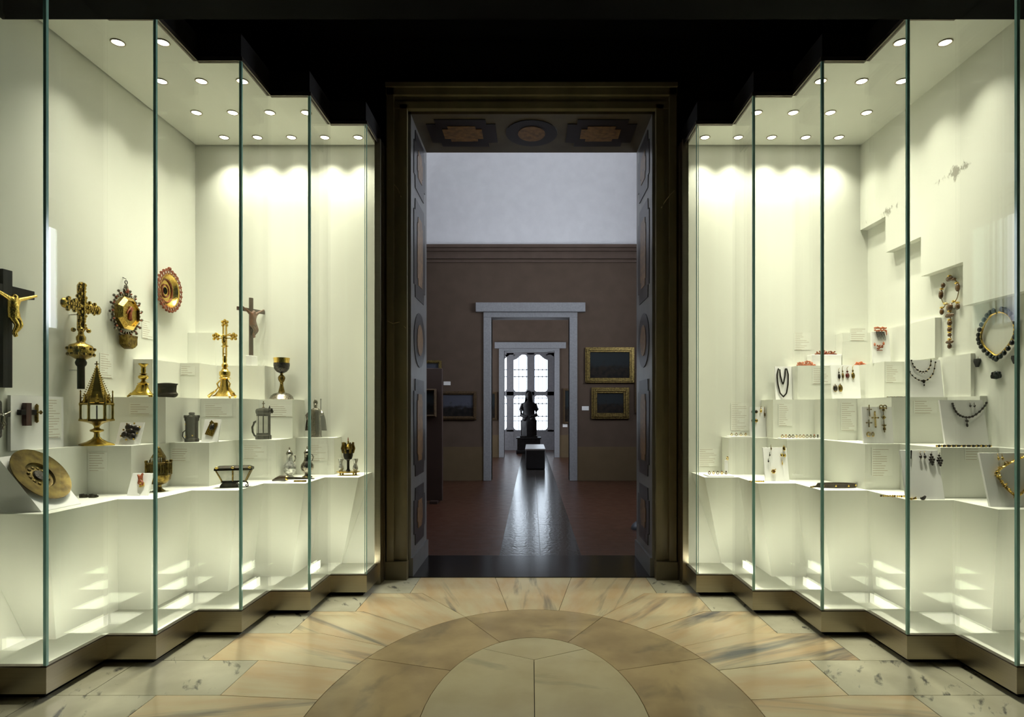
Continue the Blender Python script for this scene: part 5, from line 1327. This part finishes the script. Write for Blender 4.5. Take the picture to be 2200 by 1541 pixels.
drop(k9, 'round gold earring, lower right on the narrow card', 1624, 907, 7, 6, 'gold_old', 'gold_bright', 1)
drop(k9, 'spindle gold pendant in the middle of the narrow card', 1634, 888, 15, 5, 'gold_bright', 'gold_old')
drop(k9, 'thin dark gold drop at the right of the narrow card', 1642, 898, 24, 3, 'gold_old', 'gold_old')
k10 = Card('tall sloping white card with fine gold drops on the lowest tier', 1645, 1696, 'D', 3.92, .215, .22)
drop(k10, 'fine gold drop at upper left of the tall sloping card', 1656, 968, 12, 3, 'gold_old', 'gold_old')
drop(k10, 'fine dark drop at middle left of the tall sloping card', 1653, 981, 9, 3, 'bronze', 'gold_old')
drop(k10, 'fine dark drop at lower left of the tall sloping card', 1650, 994, 8, 3, 'bronze', 'gold_old')
drop(k10, 'gold leaf earring at upper right of the tall sloping card', 1684, 969, 12, 5, 'gold_old', 'gold_bright', 1)
drop(k10, 'left gold bud earring at the right of the tall sloping card', 1679, 981, 7, 5, 'gold_bright', 'gold_old', 1)
drop(k10, 'right gold bud earring at the right of the tall sloping card', 1685, 982, 7, 5, 'gold_bright', 'gold_old', 1)
drop(k10, 'pale thin drop at lower right of the tall sloping card', 1680, 1000, 12, 2.4, 'gold_bright', 'gold_bright')
t, s = k10.thing('gold_brooch', 'gold flower brooch at the foot of the tall sloping card', 'brooch', 1661, 1018)
x = M()
for k in range(6): x.ball((3 * math.cos(k * PI / 3), -2.5, 4.5 + 3 * math.sin(k * PI / 3)), 2.0, 6, 4)
x.tube([(2, -2, 6), (6, -2, 10)], .8, 5).build('petals', 'gold_bright', t, True, s); M().ball((0, -4, 4.5), 1.6, 6, 4).build('centre', 'garnet', t, True, s)
YT, zt = tray('white tray on the lowest tier nearest the doorway', 1516, 1572, 'D', 4.24, .06)
for k in range(5): ring_on('small gold ring on the doorway tray, %s from the left' % ords[k], 1524 + 9 * k, YT, zt, 'gold_bright' if k % 2 else 'gold_old', ('garnet', 'jet', 'amber')[k % 3], 3.6, group='small gold rings on the doorway tray')
s = 4.24 / F_PX
t = thing('ring_post', 'slim white post holding one gold ring near the doorway', 'post', (XU(1563, 4.24), 4.24 + .03, zt))
M().box(-3, 3, -3, 3, 0, 30).build('post', 'card', t, False, s)
ring_on('gold ring on top of the slim white post', 1563, 4.27, zt + 30 * s, 'gold_bright', 'amber', 4)
strip('gold_chain', 'bright gold chain lying at the foot of the tall sloping card', 'chain', 1612, 1640, 'D', 3.86, 'gold_bright', 'gold_bright', 2, 9, 6)
strip('leaf_bracelet', 'gold leaf-link bracelet lying left of the earrings card', 'bracelet', 1896, 1944, 'D', 3.19, 'gold_bright', 'gold_old', 2.4, 12, 7, dy=-.25)
Y = 3.085; s = Y / F_PX
t = thing('gold_bow_brooch', 'small gold and red bow brooch lying before the earrings card', 'brooch', at_tier(1962, 'D', Y) + Vector((0, -.0, 0)))
M().ball((-4, 0, 2.5), (4, 2.5, 2.5), 7, 5).ball((4, 0, 3.2), (4, 2.5, 2.5), 7, 5).tube([(0, 0, 3), (6, -1, 7)], 1, 5).build('bow', 'gold_bright', t, True, s); M().ball((0, -1, 3), 2, 6, 4).build('stone', 'garnet', t, True, s)
t = thing('grey_shell', 'small dark grey carved shell lying before the earrings card', 'shell', at_tier(1983, 'D', Y))
M().ball((0, 0, 4), (6, 3, 4), 9, 6).ball((4, 0, 7), (3, 2.4, 3), 8, 5).build('shell', 'silver_dark', t, True, s); M().tube([(-5, -1, 3), (0, -3, 5), (4, -2, 9)], .7, 5).build('ridge', 'silver_dark', t, True, s)
# studded leather belt, coiled
Y = 3.60; s = Y / F_PX
t = thing('studded_belt', 'coiled dark leather belt with gilt studs lying on the lowest tier', 'belt', at_tier(1797, 'D', Y))
x = M(); vs = []; fs = []; n = 44
path_ = [(40 * math.cos(a), 16 * math.sin(a)) for a in [PI * .98 - 2 * PI * k / (n - 8) for k in range(n - 8)]] + [(-40 + 0 - 3 * k, 2 - 1.2 * k) for k in range(1, 5)]
m_ = len(path_)
for (px, py) in path_:
    f = 1.0
    for dr in (-.8, .8):
        r = math.hypot(px / 40, py / 16) or 1
        for z in (0, 9 if abs(px) < 41 else 4): vs.append((px + dr * px / 40, py + dr * (py / 16 if abs(py) > 1 else .6), z))
for k in range(m_ - 1):
    a = k * 4; b = a + 4
    fs += [(a, b, b + 1, a + 1), (a + 2, a + 3, b + 3, b + 2), (a + 1, b + 1, b + 3, a + 3), (a, a + 2, b + 2, b)]
x.add(vs, fs).build('strap', 'leather', t, False, s)
for k in range(0, 36, 4):
    px, py = path_[k]; M().ball((px * 1.02, py * 1.06, 5), 2.2, 7, 5).build('stud', 'gold_bright', t, True, s)
M().box(-58, -50, -5, -3, 0, 3).build('buckle', 'gold_old', t, False, s)
# ================================================================== caption cards
def caption(label, u0, u1, y0, y1, Y, rotz=0.0, X=None):
    c = W((u0 + u1) / 2, y1, Y); w = (u1 - u0) / 2 * Y / F_PX; h = (y1 - y0) * Y / F_PX
    if rotz: w = (wallY(u1) - wallY(u0)) / 2; w = abs(w); c.x = math.copysign(WALL - .0005, c.x)
    else: c.y = Y - .0006
    o = M().box(-w, w, -.0025, 0, 0, h).build('caption_card', 'print')
    o.location = c; o.rotation_euler = (0, 0, rotz); tag(o, label, 'caption'); return o
L_ = TIERS[-1]; R_t = TIERS[1]
caption('printed caption card below the gothic reliquary', 190, 232, 972, 1012, L_['C'][3][1])
caption('printed caption card below the candlestick', 278, 330, 866, 890, L_['B'][2][1])
caption('printed caption card below the dark tankard', 368, 408, 962, 990, L_['C'][2][1])
caption('printed caption card below the altar cross', 438, 500, 868, 895, L_['B'][1][1])
caption('printed caption card below the chalice', 577, 628, 870, 895, L_['B'][0][1])
caption('printed caption card below the flagon', 522, 574, 958, 985, L_['C'][1][1])
caption('printed caption card below the bishop statuette', 660, 705, 955, 990, L_['C'][0][1])
caption('printed caption card right of the processional cross', 214, 242, 760, 812, wallY(228), LW)
caption('printed caption card between reliquary frame and coral dish', 305, 330, 688, 728, wallY(317), LW)
caption('printed caption card below the coral dish', 388, 420, 788, 806, L_['A'][1][1])
o = caption('printed caption card beside the small crosses', 90, 122, 858, 940, wallY(106), LW); o.location.x = -2.5 + .0225
caption('printed caption card left of the bead necklace', 1500, 1545, 965, 1002, BACK)
caption('tall printed caption card nearest the doorway, upper', 1570, 1608, 866, 925, BACK)
caption('printed caption card on back panel above coral sprigs', 1706, 1742, 716, 752, BACK)
caption('printed caption card left of the comb', 1826, 1862, 704, 732, R_t['E'][0][1])
caption('printed caption card below the coral sprigs', 1745, 1784, 790, 825, R_t['A'][0][1])
caption('printed caption card below the bead necklace', 1672, 1702, 868, 915, R_t['B'][0][1])
caption('printed caption card left of the gold crosses', 1806, 1840, 866, 925, R_t['B'][1][1])
caption('printed caption card left of the double necklace', 1902, 1938, 786, 822, R_t['A'][1][1])
caption('printed caption card below the double necklace', 1962, 2012, 862, 888, R_t['B'][2][1])
caption('printed caption card above the leaf bracelet', 1872, 1916, 962, 1022, R_t['C'][2][1])
caption('printed caption card below the silver necklace', 2072, 2108, 962, 988, R_t['C'][3][1])
# ================================================================== THINGS IN THE ROOMS BEYOND
MT['gilt_frame'] = mat('old_gilt_frame', (0.30, 0.22, 0.07), 0.4, 0.8, col2=(0.10, 0.07, 0.025), scale=40, bump=.4)
MT['brown_frame'] = mat('brown_gilt_frame', (0.12, 0.075, 0.03), 0.5, 0.3, col2=(0.06, 0.035, 0.018), scale=40)
def canvas(name, c1, c2, c3, sc=3):
    m = mat(name, c1, .65, 0, spec=.2, col2=c2, scale=sc * 4, detail=8, lo=.4, hi=.6)
    nt = m.node_tree; N = nt.nodes; L = nt.links; P = N['Principled BSDF']; src = P.inputs['Base Color'].links[0].from_socket
    tc = N.new('ShaderNodeTexCoord'); sp = N.new('ShaderNodeSeparateXYZ'); L.new(tc.outputs['Generated'], sp.inputs[0])
    nz = N.new('ShaderNodeTexNoise'); nz.inputs['Scale'].default_value = 5; nz.inputs['Detail'].default_value = 6; L.new(tc.outputs['Generated'], nz.inputs['Vector'])
    ad = N.new('ShaderNodeMath'); ad.operation = 'MULTIPLY_ADD'; ad.inputs[1].default_value = .7; L.new(nz.outputs['Fac'], ad.inputs[0]); L.new(sp.outputs['Z'], ad.inputs[2])
    rp = N.new('ShaderNodeValToRGB'); rp.color_ramp.elements[0].position = .72; rp.color_ramp.elements[1].position = .95; L.new(ad.outputs[0], rp.inputs[0])
    mx = N.new('ShaderNodeMix'); mx.data_type = 'RGBA'; mx.inputs[7].default_value = (*c3, 1); L.new(rp.outputs[0], mx.inputs[0]); L.new(src, mx.inputs[6]); L.new(mx.outputs[2], P.inputs['Base Color'])
    return m
MT['canvas_dark'] = canvas('dark_landscape_canvas', (0.020, 0.014, 0.009), (0.007, 0.006, 0.005), (0.018, 0.024, 0.026))
MT['canvas_sky'] = canvas('evening_landscape_canvas', (0.018, 0.015, 0.013), (0.007, 0.006, 0.006), (0.07, 0.075, 0.10))
def painting(label, u0, u1, y0, y1, Y, fw, cm, fm='gilt_frame', name='framed_painting', rx=0.0):
    a, b = W(u0, y1, Y), W(u1, y0, Y); w, h = (b.x - a.x) / 2, b.z - a.z
    t = thing(name, label, 'painting', ((a.x + b.x) / 2, Y, a.z))
    for nm, (x0, x1, z0, z1) in (('l', (-w, -w + fw, 0, h)), ('r', (w - fw, w, 0, h)), ('t', (-w + fw, w - fw, h - fw, h)), ('b', (-w + fw, w - fw, 0, fw))):
        q = M(); d = .055; i = fw * .30
        horizontal = nm in 'tb'
        q.box(x0, x1, -d, -.002, z0, z1)
        if horizontal: q.box(x0 - fw * .5, x1 + fw * .5, -d - .02, -d, z0 + i, z1 - i)
        else: q.box(x0 + i, x1 - i, -d - .02, -d, z0 + fw * .3, z1 - fw * .3)
        q.build('frame_side', fm, t, bevel=.004)
    M().box(-w + fw * .9, w - fw * .9, -.03, -.004, fw * .9, h - fw * .9).build('canvas', cm, t)
painting('upper gilt-framed dark landscape painting right of the second doorway', 1257, 1362, 747, 823, R2Y1 - .001, .085, 'canvas_dark')
painting('lower smaller gilt-framed dark painting right of the second doorway', 1270, 1351, 833, 900, R2Y1 - .001, .10, 'canvas_dark', 'gilt_frame')
painting('evening landscape painting in gilt frame left of the second doorway', 936, 1024, 841, 902, R2Y1 - .001, .06, 'canvas_sky', 'brown_frame')
painting('painting half hidden behind the brown partition', 880, 949, 775, 815, R2Y1 - .001, .05, 'canvas_sky', 'gilt_frame')
painting('dark painting cut off by the right door reveal', 1363, 1420, 793, 888, R2Y1 - .001, .05, 'canvas_dark', 'brown_frame')
painting('small painting left of the far doorway', 1040, 1068, 842, 903, R3Y1 - .001, .06, 'canvas_dark', 'brown_frame')
painting('small painting right of the far doorway', 1209, 1240, 835, 911, R3Y1 - .001, .06, 'canvas_dark', 'brown_frame')
for u0, u1, y0, y1, Y, lb in ((953, 968, 820, 828, R2Y1, 'small white wall label left of the second doorway'), (1250, 1265, 873, 882, R2Y1, 'small white wall label right of the second doorway'), (1209, 1219, 911, 918, R3Y1, 'tiny white wall label right of the far doorway')):
    a, b = W(u0, y1, Y), W(u1, y0, Y)
    o = M().box(-(b.x - a.x) / 2, (b.x - a.x) / 2, -.008, 0, 0, b.z - a.z).build('wall_label', 'card', bevel=.002); o.location = ((a.x + b.x) / 2, Y - .0005, a.z); tag(o, lb, 'label')
# brown partition with a dim picture
MT['partition'] = mat('brown_partition_board', (0.045, 0.024, 0.017), .6, col2=(0.038, 0.02, 0.014), scale=5)
Y = 8.0; a, b = W(903, 1078, Y), W(951, 792, Y)
t = thing('partition_board', 'brown freestanding partition board behind the left door reveal', 'partition', ((-2.10 + b.x) / 2, Y, 0)); w = (b.x + 2.10) / 2
M().box(-w, w, -.04, .04, .03, b.z).build('board', 'partition', t, bevel=.004)
for x in (-w + .1, w - .1): M().box(x - .05, x + .05, -.14, .14, 0, .035).build('foot', 'partition', t)
painting('dim picture hanging on the brown partition board', 880, 938, 836, 896, Y - .041, .03, 'canvas_dark', 'brown_frame')
# bench in the third room
MT['bench'] = mat('dark_grey_bench', (0.035, 0.035, 0.038), .5, scale=10)
MT['benchtop'] = mat('pale_bench_top', (0.42, 0.42, 0.42), .35, col2=(0.38, 0.38, 0.38), scale=10)
t = thing('gallery_bench', 'dark box bench with pale top in the third room before the window', 'bench', (W(1148, 1010, 12.48).x + .02, 13.35, 0))
M().box(-.20, .20, -.87, .87, .02, .40).build('body', 'bench', t, bevel=.01)
M().box(-.21, .21, -.88, .88, .40, .435).build('top', 'benchtop', t, bevel=.006)
M().box(-.17, .17, -.84, .84, .0, .02).build('base', 'black', t)
# seated statue on its pedestal
MT['statue'] = mat('dark_grey_stone', (0.055, 0.053, 0.055), .6, col2=(0.035, 0.034, 0.036), scale=14, bump=.5)
Y = 17.6; k = Y / F_PX; p = W(1136, 885, Y)
t = thing('statue_pedestal', 'low dark pedestal under the seated statue by the window', 'pedestal', (p.x, Y, 0))
M().box(-.36, .36, -.36, .36, 0, .10).build('plinth', 'statue', t, bevel=.01)
M().box(-.33, .33, -.33, .33, .10, .42).build('block', 'statue', t, bevel=.01)
M().box(-.36, .36, -.35, .35, .42, .46).build('cap', 'statue', t, bevel=.008)
t = thing('seated_statue', 'dark stone statue of a veiled seated figure silhouetted against the window', 'statue', (p.x, Y, .46))
M().box(-.23, .23, -.12, .28, 0, .50).box(-.25, .25, -.30, .30, 0, .05).build('seat', 'statue', t, bevel=.01)
bd = M(); n = 24; vs = []
for (rx, ry, z, yo) in ((.20, .22, .05, -.10), (.205, .22, .25, -.10), (.21, .23, .42, -.09), (.20, .22, .52, -.05), (.175, .15, .62, .03), (.17, .125, .76, .06), (.20, .12, .92, .06), (.17, .10, 1.00, .06), (.075, .07, 1.06, .05), (.06, .06, 1.10, .04)):
    for q in range(n):
        a = 2 * PI * q / n; f = 1 + .05 * math.cos(7 * a) * (1 if z < .6 else .3)
        vs.append((rx * f * math.cos(a), yo + ry * f * math.sin(a), z))
bd.add(vs, [(i * n + q, i * n + (q + 1) % n, (i + 1) * n + (q + 1) % n, (i + 1) * n + q) for i in range(9) for q in range(n)] + [tuple(range(n))])
bd.ball((0, .02, 1.20), (.085, .10, .125), 14, 10).ball((0, -.085, 1.19), (.016, .02, .03), 6, 5)
for sd in (-1, 1):
    bd.tube([(sd * .17, .06, .96), (sd * .225, .04, .80), (sd * .215, -.03, .64), (sd * .12, -.17, .60), (sd * .04, -.20, .60)], [.062, .06, .055, .042, .035], 9)
    bd.ball((sd * .10, -.16, .52), (.09, .13, .07), 10, 6)
bd.build('body', 'statue', t, True)
vl = M(); vs = []
for (rx, ry, z) in ((.165, .11, .93), (.125, .12, 1.02), (.105, .125, 1.14), (.105, .13, 1.25), (.075, .10, 1.33), (.01, .01, 1.36)):
    for q in range(17):
        a = -PI * .16 + PI * 1.32 * q / 16; vs.append((rx * math.cos(a), .045 + ry * math.sin(a), z))
vl.add(vs, [(i * 17 + q, i * 17 + q + 1, (i + 1) * 17 + q + 1, (i + 1) * 17 + q) for i in range(5) for q in range(16)])
o = vl.build('veil', 'statue', t, True); sd_ = o.modifiers.new('thick', 'SOLIDIFY'); sd_.thickness = .018
# dark base of a rope post just inside the second room
t = thing('rope_post', 'black metal rope post standing behind the right door reveal', 'post', (1.13, 6.2, 0))
M().lathe([(.11, 0), (.11, .02), (.09, .05), (.04, .09), (.022, .13), (.018, .15)], 20).build('base', 'iron', t, True)
M().lathe([(.016, .14), (.016, .90), (.028, .92), (.03, .95), (.01, .97)], 14).build('pole', 'iron', t, True)
